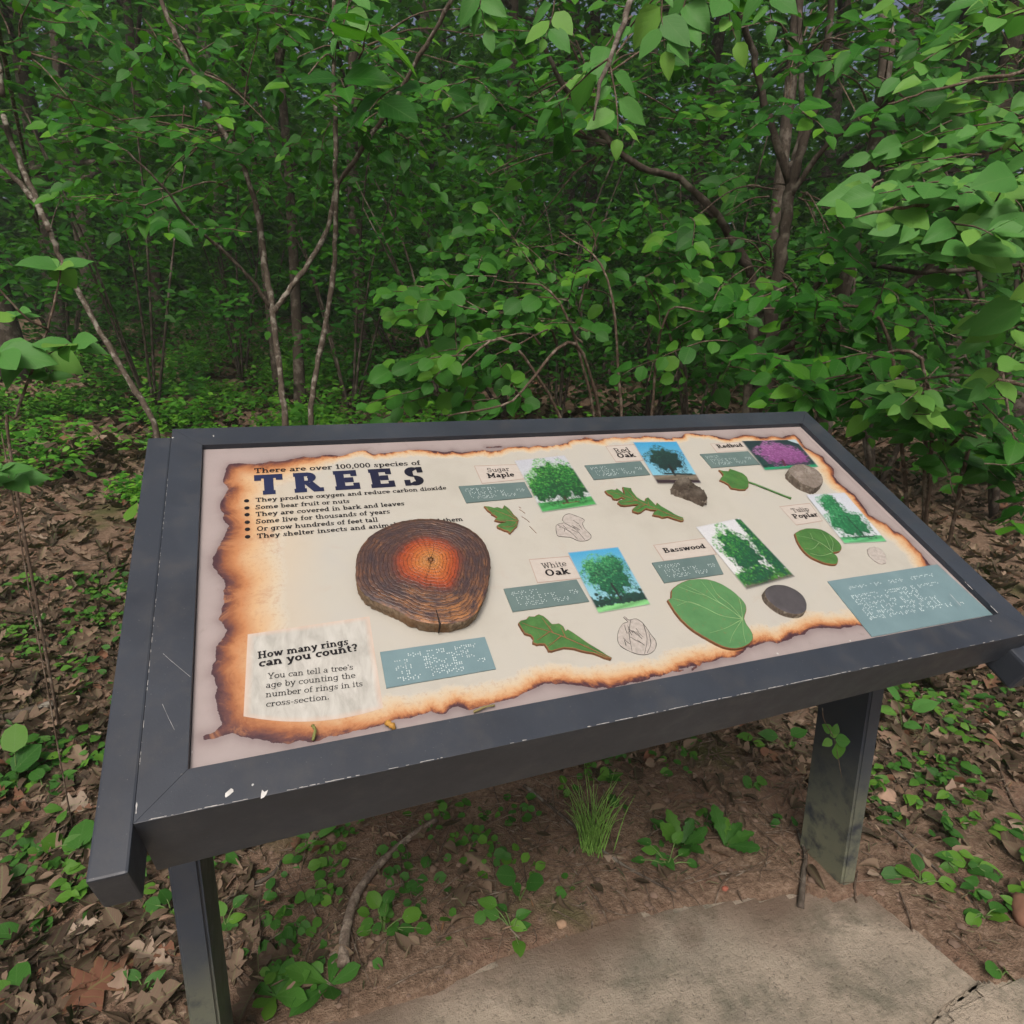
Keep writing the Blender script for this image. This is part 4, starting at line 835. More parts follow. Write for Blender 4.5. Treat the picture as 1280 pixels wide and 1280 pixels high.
for pl in (SLAB_A, SLAB_B):
    me = slab(pl, 0.0); 
    # a dirt rim attribute needs inner vertices: fine sheet 3 mm above the block
    link('path', me, M_CONC, None, kind='structure')
def sheet(poly):
    xs = np.arange(poly[:, 0].min(), poly[:, 0].max(), .012); ys = np.arange(max(-.5, poly[:, 1].min()), poly[:, 1].max(), .012); a, b = np.meshgrid(xs, ys); P = np.stack([a.ravel(), b.ravel()], 1); s = sdf_poly(P, poly)
    n_ = fbm(P[:, 0], P[:, 1], 5, 4, 9); soil = np.clip(1 - (s + .05 * n_) / .11, 0, 1) * np.clip((P[:, 1] - .03) / .10, 0, 1); soil = np.maximum(soil, np.clip((n_ - .55) * 2, 0, .5))
    keep = s > .007; id_ = np.arange(len(P)).reshape(a.shape); Q = np.stack([id_[:-1, :-1], id_[:-1, 1:], id_[1:, 1:], id_[1:, :-1]], -1).reshape(-1, 4); Q = Q[keep[Q].all(1)]
    return mesh('path_surface', np.c_[P, .0035 + .0012 * fbm(P[:, 0], P[:, 1], 30, 2, 2)], Q, attrs={'soil': soil}, smooth=True)
link('path_surface', sheet(SLAB_A), M_CONC, None, kind='structure')
link('path_surface', sheet(SLAB_B), M_CONC, None, kind='structure')

# ================================================================ LEAF TEMPLATES
def tmpl(kind, rows=6, fold=.18, droop=.12, seed=0):
    """unit leaf along +Y, width on X, upper side +Z; verts, quads, uv"""
    r = np.random.default_rng(seed); t = np.linspace(0, 1, rows + 1)
    if kind == 'ovate': w = .335 * np.sin(PI * t ** .76) ** .80 * (1.06 - .28 * t); w[-1] = 0
    elif kind == 'round': w = .40 * np.sqrt(np.clip(1 - (2 * t ** .92 - 1) ** 2, 0, 1)); 
    elif kind == 'lance': w = .16 * np.sin(PI * t ** .8) ** .8; w[-1] = 0
    elif kind == 'oak': w = (.05 + .22 * np.sin(PI * t ** .9)) * (1 + .42 * np.sin(t * PI * 6.0 + .6 + seed) + .10 * r.standard_normal(rows + 1)); w[0] = .02; w[-1] = .03
    elif kind == 'spoon': w = .03 + .19 * np.sin(PI * np.clip(t, 0, 1) ** 1.7) ** .9; w[-1] = 0
    elif kind == 'toothed': w = .03 + .12 * np.sin(PI * t ** 1.5) * (1 + .5 * (np.arange(rows + 1) % 2)); w[-1] = 0; w[0] = .02
    w[0] = max(.006, w[0]); cols = np.array([-1, -.5, 0, .5, 1]); V = []; UV = []
    for a, b in zip(t, w):
        for c in cols:
            yy = a - (abs(c) * .06 * (kind == 'oak')); zz = fold * abs(c) * b - droop * a * a + .02 * r.standard_normal() * (0 < a < 1) * abs(c)
            V.append((c * b, yy, zz)); UV.append((.5 + c * .5 * (b / max(w.max(), .01)), a))
    V = np.array(V); n = len(cols); ii = np.arange(len(V)).reshape(-1, n)
    Q = np.stack([ii[:-1, :-1], ii[:-1, 1:], ii[1:, 1:], ii[1:, :-1]], -1).reshape(-1, 4); return V, Q, np.array(UV)
def lo_tmpl(w=.3, fold=.1, droop=.1):
    """small leaf of four quads' worth of area"""
    V = np.array([(0, 0, 0), (-w * .8, .3, fold * w), (0, .38, -droop * .1), (w * .8, .3, fold * w), (-w * .72, .65, fold * w - droop * .4), (0, .68, -droop * .5), (w * .72, .65, fold * w - droop * .4), (0, 1, -droop)])
    Q = np.array([(0, 2, 1, 1), (0, 3, 2, 2)]); T = np.array([(0, 2, 1), (0, 3, 2), (4, 5, 7), (5, 6, 7)]); Q = np.array([(1, 2, 5, 4), (2, 3, 6, 5)])
    UV = np.stack([.5 + V[:, 0], V[:, 1]], 1); return V, (T, Q), UV
def di_tmpl(w=.34):
    V = np.array([(0, 0, 0), (w, .45, .05), (0, 1, -.08), (-w, .45, .05)]); return V, np.array([(0, 1, 2, 3)]), np.stack([.5 + V[:, 0], V[:, 1]], 1)
def scatter(tm, P, A, N, S, rnd=None):
    """merged copies: P base, A long axis, N upper side, S size"""
    V, F, UV = tm; A = unit(A); X = unit(np.cross(A, N)); Z = np.cross(X, A); n = len(P)
    W = P[:, None] + S[:, None, None] * (V[None, :, :1] * X[:, None] + V[None, :, 1:2] * A[:, None] + V[None, :, 2:] * Z[:, None])
    off = (np.arange(n) * len(V))[:, None, None]; Fs = F if isinstance(F, tuple) else (F,)
    FF = [(f[None] + off).reshape(-1, f.shape[1]) for f in Fs]
    rnd = rng.uniform(0, 1, n) if rnd is None else rnd
    return W.reshape(-1, 3), FF, np.tile(UV, (n, 1)), np.repeat(rnd, len(V))
def scat_obj(name, tm, P, A, N, S, m, parent=None, rnd=None, **kw):
    W, FF, uv_, r_ = scatter(tm, np.asarray(P), np.asarray(A), np.asarray(N), np.asarray(S), rnd)
    return link(name, mesh(name, W, FF, attrs={'rnd': r_}, uv=uv_), m, parent, **kw)
_leafmesh = {}
def leaf_meshes(kind, m, rows=6):
    key = (kind, m.name)
    if key not in _leafmesh:
        L = []
        for s in range(4):
            V, Q, UV = tmpl(kind, rows, .07 + .08 * s, .04 + .08 * s, s); me = mesh('leaf', V, Q, uv=UV, smooth=True, attrs={'rnd': np.zeros(len(V))}); me.materials.append(m); L.append(me)
        _leafmesh[key] = L
    return _leafmesh[key]
def leaf_obj(parent, kind, m, p, a, n, s, name='leaf', widen=1.0, k=0):
    me = leaf_meshes(kind, m, 12 if kind in ('oak', 'toothed') else 6)[k % 4]; o = bpy.data.objects.new(name, me); COL.objects.link(o)
    a = unit(a); x_ = unit(np.cross(a, n)); z_ = np.cross(x_, a); L = origin(parent) if parent is not None else 0
    q = np.asarray(p) - L; Mx = Matrix.Identity(4)
    for i_ in range(3): Mx[i_][0], Mx[i_][1], Mx[i_][2], Mx[i_][3] = x_[i_] * s * widen, a[i_] * s, z_[i_] * s, q[i_]
    o.parent = parent; o.matrix_basis = Mx; return o

# ================================================================ SHRUBS AND TREES THAT ARE CLOSE
TOCAM = unit(-AX[2])
class Plant:
    def __init__(s, name, base, label, cat, m_leaf=None, m_bark=None, group=None):
        s.e = empty(name, base, label, cat, group); s.L = []; s.tw = MB(); s.ml = m_leaf or M_LEAF; s.mb = m_bark or M_BARK
    def stem(s, pts, r0, r1, name='stem', n=5, sides=9):
        """pts: rows (u, v, depth) or world points"""
        P = np.array([px(*p) if p[0] > 12 or p[1] > 12 or p[0] < -12 else p for p in pts], float); P = spline(P, n)
        if len(P) > 4: P[1:-1] += .006 * rng.standard_normal(P[1:-1].shape) * min(1, r0 * 30)
        mb = MB(); mb.tube(P, np.linspace(r0, r1, len(P)) * (1 + .07 * rng.standard_normal(len(P))), sides, .05); mb.build(name, s.mb, s.e); return P
    def spray(s, p, d, L, n, size, droop=.25, face=1.0, jit=.36, side=True):
        """a leafy twig with alternate leaves lying nearly in one plane"""
        d = unit(d); P = [np.array(p, float)]; k = n + 1; st = L / k
        for i_ in range(k):
            d = unit(d + np.array([0, 0, -droop / k]) + .10 * rng.standard_normal(3)); P.append(P[-1] + d * st)
        P = np.array(P); s.tw.tube(P, np.linspace(.0022, .0008, len(P)), 4, cap=False)
        nrm = unit(np.array([0, 0, 1.0]) + .30 * TOCAM + .22 * rng.standard_normal(3)); fac = face * .75 * TOCAM * np.array([1, 1, .5])
        for i_ in range(1, len(P)):
            dd = unit(P[i_] - P[i_ - 1]); sd = unit(np.cross(nrm, dd)) * (1 if i_ % 2 else -1)
            a = unit(dd * .62 + sd * .95 + jit * .5 * rng.standard_normal(3) + np.array([0, 0, -.16])) if i_ < len(P) - 1 else dd
            nn = unit(nrm + fac + jit * rng.standard_normal(3)); sz = size * rng.uniform(.55, 1.2) * (.75 if i_ in (1, len(P) - 1) else 1)
            s.L.append((P[i_] + a * .006, a, nn, sz))
    def fill(s, u0, v0, u1, v1, d0, d1, n, anchor, size=.075, L=(.18, .34), nl=(6, 10), droop=.3, face=1.0, branch=True, mask=None):
        A = px(*anchor) if anchor[2] else np.array(anchor)
        for _ in range(n):
            for _try in range(20):
                u, v, d = rng.uniform(u0, u1), rng.uniform(v0, v1), rng.uniform(d0, d1)
                if mask is None or mask(u, v): break
            t = px(u, v, d); g0 = gz_at(t[0], t[1])[0] + .05
            if t[2] < g0: t[2] = g0 + rng.uniform(0, .05)
            dr = t - A; dist = np.linalg.norm(dr); dh = unit(dr * np.array([1, 1, .45]) + .35 * rng.standard_normal(3) * np.array([1, 1, .4]))
            l = rng.uniform(*L); p0 = t - dh * l * .6
            s.spray(p0, dh, l, int(rng.integers(nl[0], nl[1] + 1)), size, droop, face)
            if branch and rng.uniform() < (.10 if s.ml.name == 'mid_leaf' else .30):
                m_ = A + (p0 - A) * rng.uniform(.35, .6) + np.array([0, 0, .06 * dist]); q0 = A + (p0 - A) * rng.uniform(.1, .3); s.tw.tube(spline([q0, m_, p0], 5), np.linspace(.0045, .0018, 11), 5, cap=False)
    def done(s, kind='ovate', limit=300, widen=1.0, lod=True):
        L = s.L
        if s.tw.n: s.tw.build('twigs', M_TWIG, s.e, kind='stuff')
        P = np.array([l[0] for l in L]); u, v, d = proj(P); inf = (d > .15) & (u > -60) & (u < 1340) & (v > -60) & (v < 1340)
        sc = np.array([l[3] for l in L]) / np.maximum(d, .2) * inf; od = np.argsort(-sc)
        for j_, k_ in enumerate(od[:limit]): leaf_obj(s.e, kind, s.ml, *L[k_], widen=widen * rng.uniform(.85, 1.15), k=int(rng.integers(4)))
        rest = od[limit:]
        if len(rest):
            rest = [k_ for k_ in rest]; tm = tmpl(kind, 4, .18, .15, 1)
            scat_obj('foliage', tm if kind != 'oak' else tm, P[rest], [L[k_][1] for k_ in rest], [L[k_][2] for k_ in rest], np.array([L[k_][3] for k_ in rest]), s.ml, s.e, kind='stuff')
def gbase(u, v, d):
    p = px(u, v, d); return np.array([p[0], p[1], gz_at(p[0], p[1])[0]])
def root_to(pt):
    p = np.asarray(pt, float); return np.array([p[0], p[1], gz_at(p[0], p[1])[0] - .03])

# A: left multi-stemmed shrub
b0 = gbase(356, 560, 2.5)
A_ = Plant('multi_stem_shrub', b0, 'slender shrub with lichen-spotted forked stems just behind the sign\'s left half', 'shrub', m_bark=M_BARKP)
bt = px(356, 530, 2.5); b1 = px(388, 545, 2.7)
A_.stem([root_to(bt), tuple(bt), (351, 470, 2.5), (341, 392, 2.48), (331, 330, 2.5), (322, 265, 2.5), (300, 200, 2.45), (262, 135, 2.4), (232, 70, 2.35), (205, 10, 2.3), (185, -60, 2.3)], .0135, .008)
A_.stem([(341, 392, 2.48), (360, 365, 2.5), (385, 330, 2.55), (410, 285, 2.6), (421, 235, 2.6), (450, 190, 2.5), (490, 130, 2.4), (525, 70, 2.3), (565, 0, 2.2), (600, -70, 2.1)], .0105, .007)
A_.stem([root_to(b1), tuple(b1), (394, 470, 2.7), (405, 415, 2.7), (416, 340, 2.65), (420, 250, 2.6), (419, 160, 2.6), (417, 70, 2.6), (417, -60, 2.6)], .0135, .008)
A_.stem([(338, 385, 2.48), (315, 350, 2.4), (275, 310, 2.3), (235, 275, 2.2), (205, 235, 2.1), (160, 190, 2.0)], .0075, .003)
A_.fill(110, 110, 300, 300, 2.0, 2.5, 15, (300, 230, 2.4), .075, L=(.2, .32))
A_.fill(140, 40, 330, 170, 2.1, 2.7, 14, (240, 80, 2.4), .075)
A_.fill(230, 150, 410, 230, 2.2, 2.9, 12, (330, 180, 2.5), .072)
A_.fill(300, -40, 640, 130, 1.9, 2.8, 26, (430, 60, 2.6), .08)
A_.fill(395, 10, 500, 95, 1.15, 1.35, 3, (470, -30, 1.8), .095, L=(.16, .2), nl=(3, 4), droop=.5, branch=False)
A_.fill(430, 80, 540, 190, 2.2, 2.7, 6, (480, 130, 2.4), .075)
A_.fill(70, 0, 330, 280, 2.3, 3.1, 20, (300, 160, 2.6), .07)
A_.fill(430, 100, 640, 280, 2.6, 3.3, 14, (450, 160, 2.7), .07)
A_.done()

# B: leaning tree at far left
b0 = gbase(200, 560, 2.6)
B_ = Plant('leaning_sapling', b0, 'thin leaning sapling crossing the left edge behind the sign\'s corner', 'sapling', m_bark=M_BARKP)
bt = px(197, 545, 2.6)
B_.stem([root_to(bt), tuple(bt), (170, 490, 2.6), (125, 415, 2.6), (78, 325, 2.55), (60, 285, 2.5), (38, 245, 2.5), (0, 208, 2.5), (-60, 170, 2.5)], .0125, .009)
B_.stem([(62, 290, 2.5), (42, 240, 2.5), (20, 190, 2.5), (5, 145, 2.5), (3, 60, 2.5), (12, -50, 2.5)], .011, .008)
B_.stem([(3, 120, 2.5), (-5, 60, 2.5), (-30, -60, 2.4)], .012, .008)
B_.stem([(62, 290, 2.5), (70, 262, 2.5), (80, 238, 2.5)], .003, .001)
B_.fill(-60, -50, 140, 150, 2.2, 3.0, 24, (20, 60, 2.5), .08)
B_.fill(60, 60, 190, 200, 2.5, 3.2, 9, (20, 100, 2.5), .07)
B_.done(limit=200)

# C: big-leaved sapling at the left edge
b0 = gbase(14, 640, 1.55)
C_ = Plant('young_sapling', b0, 'young sapling with large yellow-green whorled leaves at the left edge', 'sapling', m_leaf=M_LEAFB, m_bark=M_TWIG)
bt = px(12, 560, 1.5)
C_.stem([root_to(bt), tuple(bt), (20, 520, 1.5), (45, 450, 1.5), (60, 410, 1.5), (72, 360, 1.5), (78, 325, 1.5)], .0038, .002)
C_.stem([(60, 412, 1.5), (30, 395, 1.45), (-10, 350, 1.4)], .003, .002); C_.stem([(45, 450, 1.5), (85, 430, 1.4)], .002, .001); C_.stem([root_to(px(20, 640, 1.2)), (12, 600, 1.25), (2, 540, 1.3)], .0016, .001)
for u, v, d, n, sz, dn in ((40, 430, 1.5, 6, .115, -.9), (90, 430, 1.45, 6, .095, -.2), (72, 335, 1.5, 5, .075, .3), (0, 440, 1.4, 5, .11, -.4), (20, 395, 1.6, 5, .07, .1), (16, 600, 1.25, 6, .062, 0), (60, 470, 1.5, 4, .06, -.3), (0, 590, 1.2, 5, .06, .1)):
    p = px(u, v, d)
    for k in range(n):
        a_ = k / n * 2 * PI + rng.uniform(-.3, .3); A3 = np.array([math.cos(a_), math.sin(a_) * .8, dn * .5 + .2 * rng.standard_normal()]); C_.L.append((p, unit(A3), unit(np.array([0, 0, 1]) + 1.3 * TOCAM + .4 * unit(A3) * -dn + .2 * rng.standard_normal(3)), sz * rng.uniform(.75, 1.1)))
C_.done()

# D: large shrub right of centre
b0 = gbase(965, 560, 2.9)
D_ = Plant('spreading_shrub', b0, 'large dark-stemmed shrub behind the sign\'s right end', 'shrub', m_bark=M_BARKD)
bt = px(958, 540, 2.9)
D_.stem([root_to(bt), tuple(bt), (962, 430, 2.85), (972, 340, 2.8), (984, 270, 2.8), (990, 205, 2.8)], .032, .022, 'trunk', sides=12)
D_.stem([(988, 235, 2.8), (1000, 190, 2.75), (1022, 120, 2.7), (1035, 50, 2.6), (1040, -50, 2.5)], .022, .012)
D_.stem([(988, 230, 2.8), (965, 160, 2.75), (945, 80, 2.7), (925, 20, 2.6), (905, -50, 2.5)], .018, .010)
D_.stem([(990, 220, 2.8), (1003, 150, 2.85), (1000, 60, 2.9), (998, -50, 2.9)], .016, .010)
D_.stem([(985, 250, 2.8), (1030, 185, 2.7), (1090, 140, 2.6), (1170, 110, 2.4), (1290, 90, 2.2)], .013, .006)
D_.stem([(938, 345, 2.7), (925, 318, 2.65), (890, 262, 2.55), (850, 225, 2.5), (800, 208, 2.4), (762, 178, 2.35), (722, 130, 2.3), (690, 80, 2.2), (670, 10, 2.1)], .017, .008)
D_.stem([root_to(px(940, 480, 2.8)), (940, 420, 2.75), (940, 345, 2.7), (905, 285, 2.6), (880, 262, 2.55)], .020, .012)
D_.stem([(762, 178, 2.35), (700, 165, 2.3), (620, 130, 2.2), (560, 150, 2.2)], .007, .003)
D_.stem([(960, 430, 2.85), (1010, 370, 2.6), (1060, 330, 2.4), (1150, 340, 2.1), (1290, 330, 1.9)], .014, .006)
D_.stem([(960, 450, 2.85), (1040, 400, 2.5), (1100, 380, 2.3), (1200, 300, 2.2)], .018, .008)
D_.fill(620, -40, 900, 150, 1.9, 2.9, 40, (740, 100, 2.3), .08)
D_.fill(880, -40, 1180, 150, 1.9, 3.0, 34, (1000, 60, 2.7), .085)
D_.fill(560, 60, 760, 330, 2.2, 3.2, 20, (760, 180, 2.4), .075)
D_.fill(820, 190, 1100, 330, 2.1, 3.0, 26, (990, 230, 2.8), .08, mask=lambda u, v: abs(u - 980) > 24)
D_.fill(830, 290, 1060, 460, 2.2, 2.8, 24, (970, 330, 2.8), .08, mask=lambda u, v: abs(u - 965) > 30)
D_.fill(1040, 20, 1300, 330, 1.9, 2.6, 34, (1100, 140, 2.6), .085)
D_.fill(1000, 370, 1300, 480, 1.9, 2.5, 18, (1040, 400, 2.5), .08)
D_.done()

# E: near bush overhanging from the right
b0 = gbase(1500, 700, 1.9)
E_ = Plant('overhanging_bush', b0, 'bright leafy bush reaching in from the right edge over the sign', 'bush', m_leaf=M_LEAFB, m_bark=M_TWIG)
tr = b0 + np.array([0, 0, .7])
E_.stem([b0 - [0, 0, .03], b0 + [.02, 0, .35], tr, b0 + [-.08, -.08, 1.15]], .02, .012); 
for br in ([(1340, 330, 1.55), (1260, 285, 1.25), (1180, 258, 1.15), (1110, 262, 1.08), (1070, 272, 1.05)], [(1360, 120, 1.6), (1260, 95, 1.45), (1180, 110, 1.4), (1110, 130, 1.4)], [(1340, 420, 1.6), (1290, 380, 1.3), (1275, 330, 1.2)],
           [(1340, 500, 1.7), (1220, 470, 1.6), (1130, 480, 1.55), (1080, 520, 1.5)], [(1340, 200, 1.6), (1240, 190, 1.5), (1160, 215, 1.45)]):
    P = np.array([px(*q) for q in br]); E_.stem([tuple(tr + rng.normal(0, .03, 3))] + [tuple(q) for q in P], .006, .0018, 'branch', 6, 6)
E_.fill(1060, 215, 1290, 310, 1.02, 1.25, 17, (1330, 270, 1.5), .074, L=(.13, .18), nl=(5, 7), droop=.4, face=1.9, branch=False)
E_.fill(1130, 240, 1300, 330, 1.1, 1.4, 6, (1330, 300, 1.5), .074, L=(.14, .2), nl=(5, 7), face=1.7, branch=False)
E_.fill(1080, 80, 1300, 215, 1.35, 1.6, 12, (1360, 120, 1.6), .08, L=(.16, .24), nl=(5, 7), face=1.4)
E_.fill(1130, -30, 1310, 60, 1.4, 1.7, 8, (1360, 0, 1.6), .085, L=(.16, .24), nl=(5, 7))
E_.fill(1250, 340, 1330, 470, 1.15, 1.4, 6, (1340, 380, 1.5), .08, L=(.14, .2), nl=(4, 6), face=.9)
E_.fill(1070, 480, 1160, 535, 1.2, 1.32, 4, (1340, 500, 1.6), .062, L=(.12, .16), nl=(4, 6), face=1.5, branch=False)
E_.fill(1200, 360, 1300, 460, 1.2, 1.45, 5, (1340, 380, 1.6), .07, L=(.12, .18), nl=(4, 6), face=1.4, branch=False)
E_.done()

# F: hanging spray at the top, from a stem above the frame
b0 = gbase(830, 700, 2.05)
F_ = Plant('drooping_spray_tree', root_to([2.5, 1.75, 2.7]) + np.array([0, 0, .03]), 'tree rooted off to the right whose bright twigs droop in at the top', 'tree', m_leaf=M_LEAFB, m_bark=M_BARK)
f0 = np.array([2.5, 1.75, 2.7]); g0 = root_to(f0)
F_.stem([g0, g0 + [.02, 0, 1.0], g0 + [.0, -.1, 2.0], f0, ], .04, .025, 'trunk')
F_.stem([tuple(f0), (1150, -330, 2.3), (920, -150, 1.7), (810, -30, 1.3), (775, 40, 1.2), (752, 100, 1.12), (742, 150, 1.08)], .012, .0018, 'branch')
F_.stem([tuple(f0), (900, -420, 2.6), (560, -200, 1.9), (470, -30, 1.4)], .012, .003, 'branch')
for u, v, d, du, dv in ((790, 20, 1.22, -60, 50), (765, 70, 1.16, -70, 40), (760, 75, 1.14, 20, 70), (830, -20, 1.3, -10, 60), (900, -30, 1.35, 40, 60), (960, -40, 1.5, 0, 60), (700, -20, 1.5, -20, 70), (600, -30, 1.6, -10, 60), (870, -30, 1.4, -30, 60), (440, -20, 1.4, -20, 70)):
    p = px(u, v, d); F_.spray(p, px(u + du, v + dv, d) - p, .13, 5, .072, .4, 1.1)
F_.done()

# G: low bush in the middle, light green, just behind the sign
b0 = gbase(800, 560, 2.2)
M_LEAFM = leaf_mat('mid_leaf', [(0, (.022, .11, .013)), (.6, (.042, .165, .020)), (1, (.10, .26, .022))])
G_ = Plant('low_bush', b0, 'low light-green bush spreading right behind the middle of the sign', 'bush', m_leaf=M_LEAFM, m_bark=M_TWIG)
for br in ([(640, 430, 1.75), (560, 470, 1.7)], [(700, 380, 1.9), (620, 350, 1.9)], [(720, 430, 1.8), (640, 500, 1.7), (560, 520, 1.7)], [(830, 400, 1.9), (880, 390, 1.8)], [(760, 350, 2.0), (700, 290, 2.1)]):
    P = [px(*q) for q in br]; G_.stem([tuple(b0 - [0, 0, .02]), tuple(b0 * .5 + P[0] * .5 + np.array([0, 0, .12]))] + [tuple(q) for q in P], .007, .002, 'branch', 6, 6)
G_.fill(510, 330, 740, 410, 1.75, 2.4, 36, (780, 440, 2.1), .062, L=(.16, .26))
G_.fill(500, 400, 630, 520, 1.6, 2.0, 17, (700, 430, 2.1), .062, L=(.16, .24))
G_.fill(560, 260, 900, 350, 2.0, 2.6, 20, (720, 400, 2.2), .06)
G_.fill(740, 350, 940, 440, 1.7, 2.2, 17, (850, 450, 2.1), .06)
G_.done('round', widen=.95)
# H: right lower bush beside the sign's right rail
b0 = gbase(1180, 660, 1.9)
H_ = Plant('leafy_bush', b0, 'leafy bush crowding the right rail of the sign', 'bush', m_leaf=M_LEAF, m_bark=M_TWIG)
for br in ([(1160, 480, 1.7), (1080, 500, 1.55)], [(1150, 450, 1.8), (1050, 460, 1.75), (980, 500, 1.7)], [(1240, 450, 1.7), (1270, 560, 1.6)], [(1100, 400, 1.9), (1000, 390, 1.9), (900, 380, 1.8)]):
    P = [px(*q) for q in br]; H_.stem([tuple(b0 - [0, 0, .02]), tuple(b0 * .5 + P[0] * .5 + np.array([0, 0, .1]))] + [tuple(q) for q in P], .008, .002, 'branch', 6, 6)
H_.fill(960, 440, 1150, 510, 1.6, 2.0, 28, (1140, 480, 1.9), .07, L=(.15, .25))
H_.fill(1060, 470, 1300, 600, 1.5, 1.95, 20, (1180, 560, 1.9), .072, L=(.15, .25), mask=lambda u, v: v < 500 + (u - 1060) * .75)
H_.fill(1230, 540, 1320, 720, 1.45, 1.8, 9, (1290, 620, 1.8), .065, L=(.12, .2), mask=lambda u, v: v < 540 + (u - 1150) * 1.0)
H_.fill(900, 350, 1120, 440, 1.7, 2.1, 24, (1100, 430, 2.0), .07, L=(.15, .25))
H_.fill(1070, 470, 1170, 545, 1.32, 1.5, 7, (1200, 500, 1.7), .070, L=(.12, .18), nl=(4, 6), branch=False)
H_.fill(930, 470, 1040, 512, 1.4, 1.6, 5, (1080, 480, 1.8), .06, L=(.12, .18), nl=(4, 6))
H_.done()

# ---------------------------------------------------------------- mid-distance shrubs and trunks
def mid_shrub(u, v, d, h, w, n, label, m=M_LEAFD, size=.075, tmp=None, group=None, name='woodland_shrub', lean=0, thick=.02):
    b = gbase(u, v, d); e = empty(name, b, label, 'shrub', group); mb = MB(); K = 5; tips = []
    for k in range(K):
        a_ = rng.uniform(0, 2 * PI); q = np.array([math.cos(a_) * w * .35, math.sin(a_) * w * .35, h * rng.uniform(.6, .95)]); mid_ = q * .5 + np.array([0, 0, .1 * h]) + rng.normal(0, .05, 3); P = spline([b - [0, 0, .05], b + mid_, b + q], 5); mb.tube(P, np.linspace(thick, thick * .3, len(P)), 6); tips.append(b + q)
    mb.build('stems', M_BARKD, e)
    nc = max(6, n // 70); C = []
    for _ in range(nc):
        r = rng.standard_normal(3); r = r / np.linalg.norm(r) * rng.uniform(.45, 1); C.append(b + [0, 0, h * .55] + r * [w * .5, w * .5, h * .45])
    C = np.array(C); k = rng.integers(0, nc, n); P = C[k] + rng.standard_normal((n, 3)) * np.array([.14, .14, .07]) * max(w, 1) ** .5; P[:, 2] = np.maximum(P[:, 2], gz_at(P[:, 0], P[:, 1]) + .03)
    a_ = rng.uniform(0, 2 * PI, n); A3 = np.stack([np.cos(a_), np.sin(a_), -.25 + .2 * rng.standard_normal(n)], 1); N3 = np.array([0, 0, 1.0]) + .45 * TOCAM + .4 * rng.standard_normal((n, 3))
    scat_obj('foliage', tmp or lo_tmpl(), P, A3, N3, size * rng.uniform(.6, 1.2, n), m, e, kind='stuff'); return e
for k, (u_, d_) in enumerate(((150, 8.5), (330, 8), (480, 9), (600, 8.5), (720, 9.5), (880, 8.5), (1010, 9), (1130, 8), (1240, 8.5))):
    mid_shrub(u_, 330, d_ + 3.5 * (u_ < 500), 2.6, 3.0, 1900, ['leftmost', 'left', 'left of centre', 'almost central', 'central', 'right of centre', 'right', 'farther right', 'rightmost'][k] + ' bush of the row of tall bushes deep in the wood', m=M_CANOPY, size=.14)
for k, (u_, d_, h_) in enumerate(((170, 4.6, 2.3), (430, 5.0, 2.6), (560, 4.4, 2.2), (700, 4.8, 2.6), (290, 6.0, 2.8), (880, 4.4, 2.6))):
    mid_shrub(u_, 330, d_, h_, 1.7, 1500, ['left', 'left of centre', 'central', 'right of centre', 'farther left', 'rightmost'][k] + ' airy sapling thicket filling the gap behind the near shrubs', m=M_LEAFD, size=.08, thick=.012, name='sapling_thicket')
for a in ((640, 330, 5.2, .9, 1.5, 900, 'low shaded shrub behind the forked stems\' right side'), (820, 350, 5.0, 1.2, 1.7, 1100, 'dense dark shrub behind the middle of the low bush'),
          (1130, 350, 3.9, 1.9, 1.7, 1900, 'tall shaded shrub behind the big shrub\'s right side'), (500, 300, 7.0, 1.2, 2.0, 1200, 'dark rounded shrub further back between the pale stems and the low bush'),
          (1290, 400, 3.5, 2.2, 1.6, 1700, 'high shaded shrub at the right edge'), (60, 290, 6.5, 1.6, 1.8, 1200, 'dark shrub beyond the leaning sapling'),
          (250, 300, 8.5, 1.0, 2.4, 1300, 'low dark shrub in the left background'), (760, 300, 7.5, 1.8, 2.4, 1400, 'broad dark shrub in the centre background'), (980, 280, 6.0, 2.4, 2.2, 1700, 'dark thicket shrub straight behind the big dark trunk')):
    mid_shrub(*a)

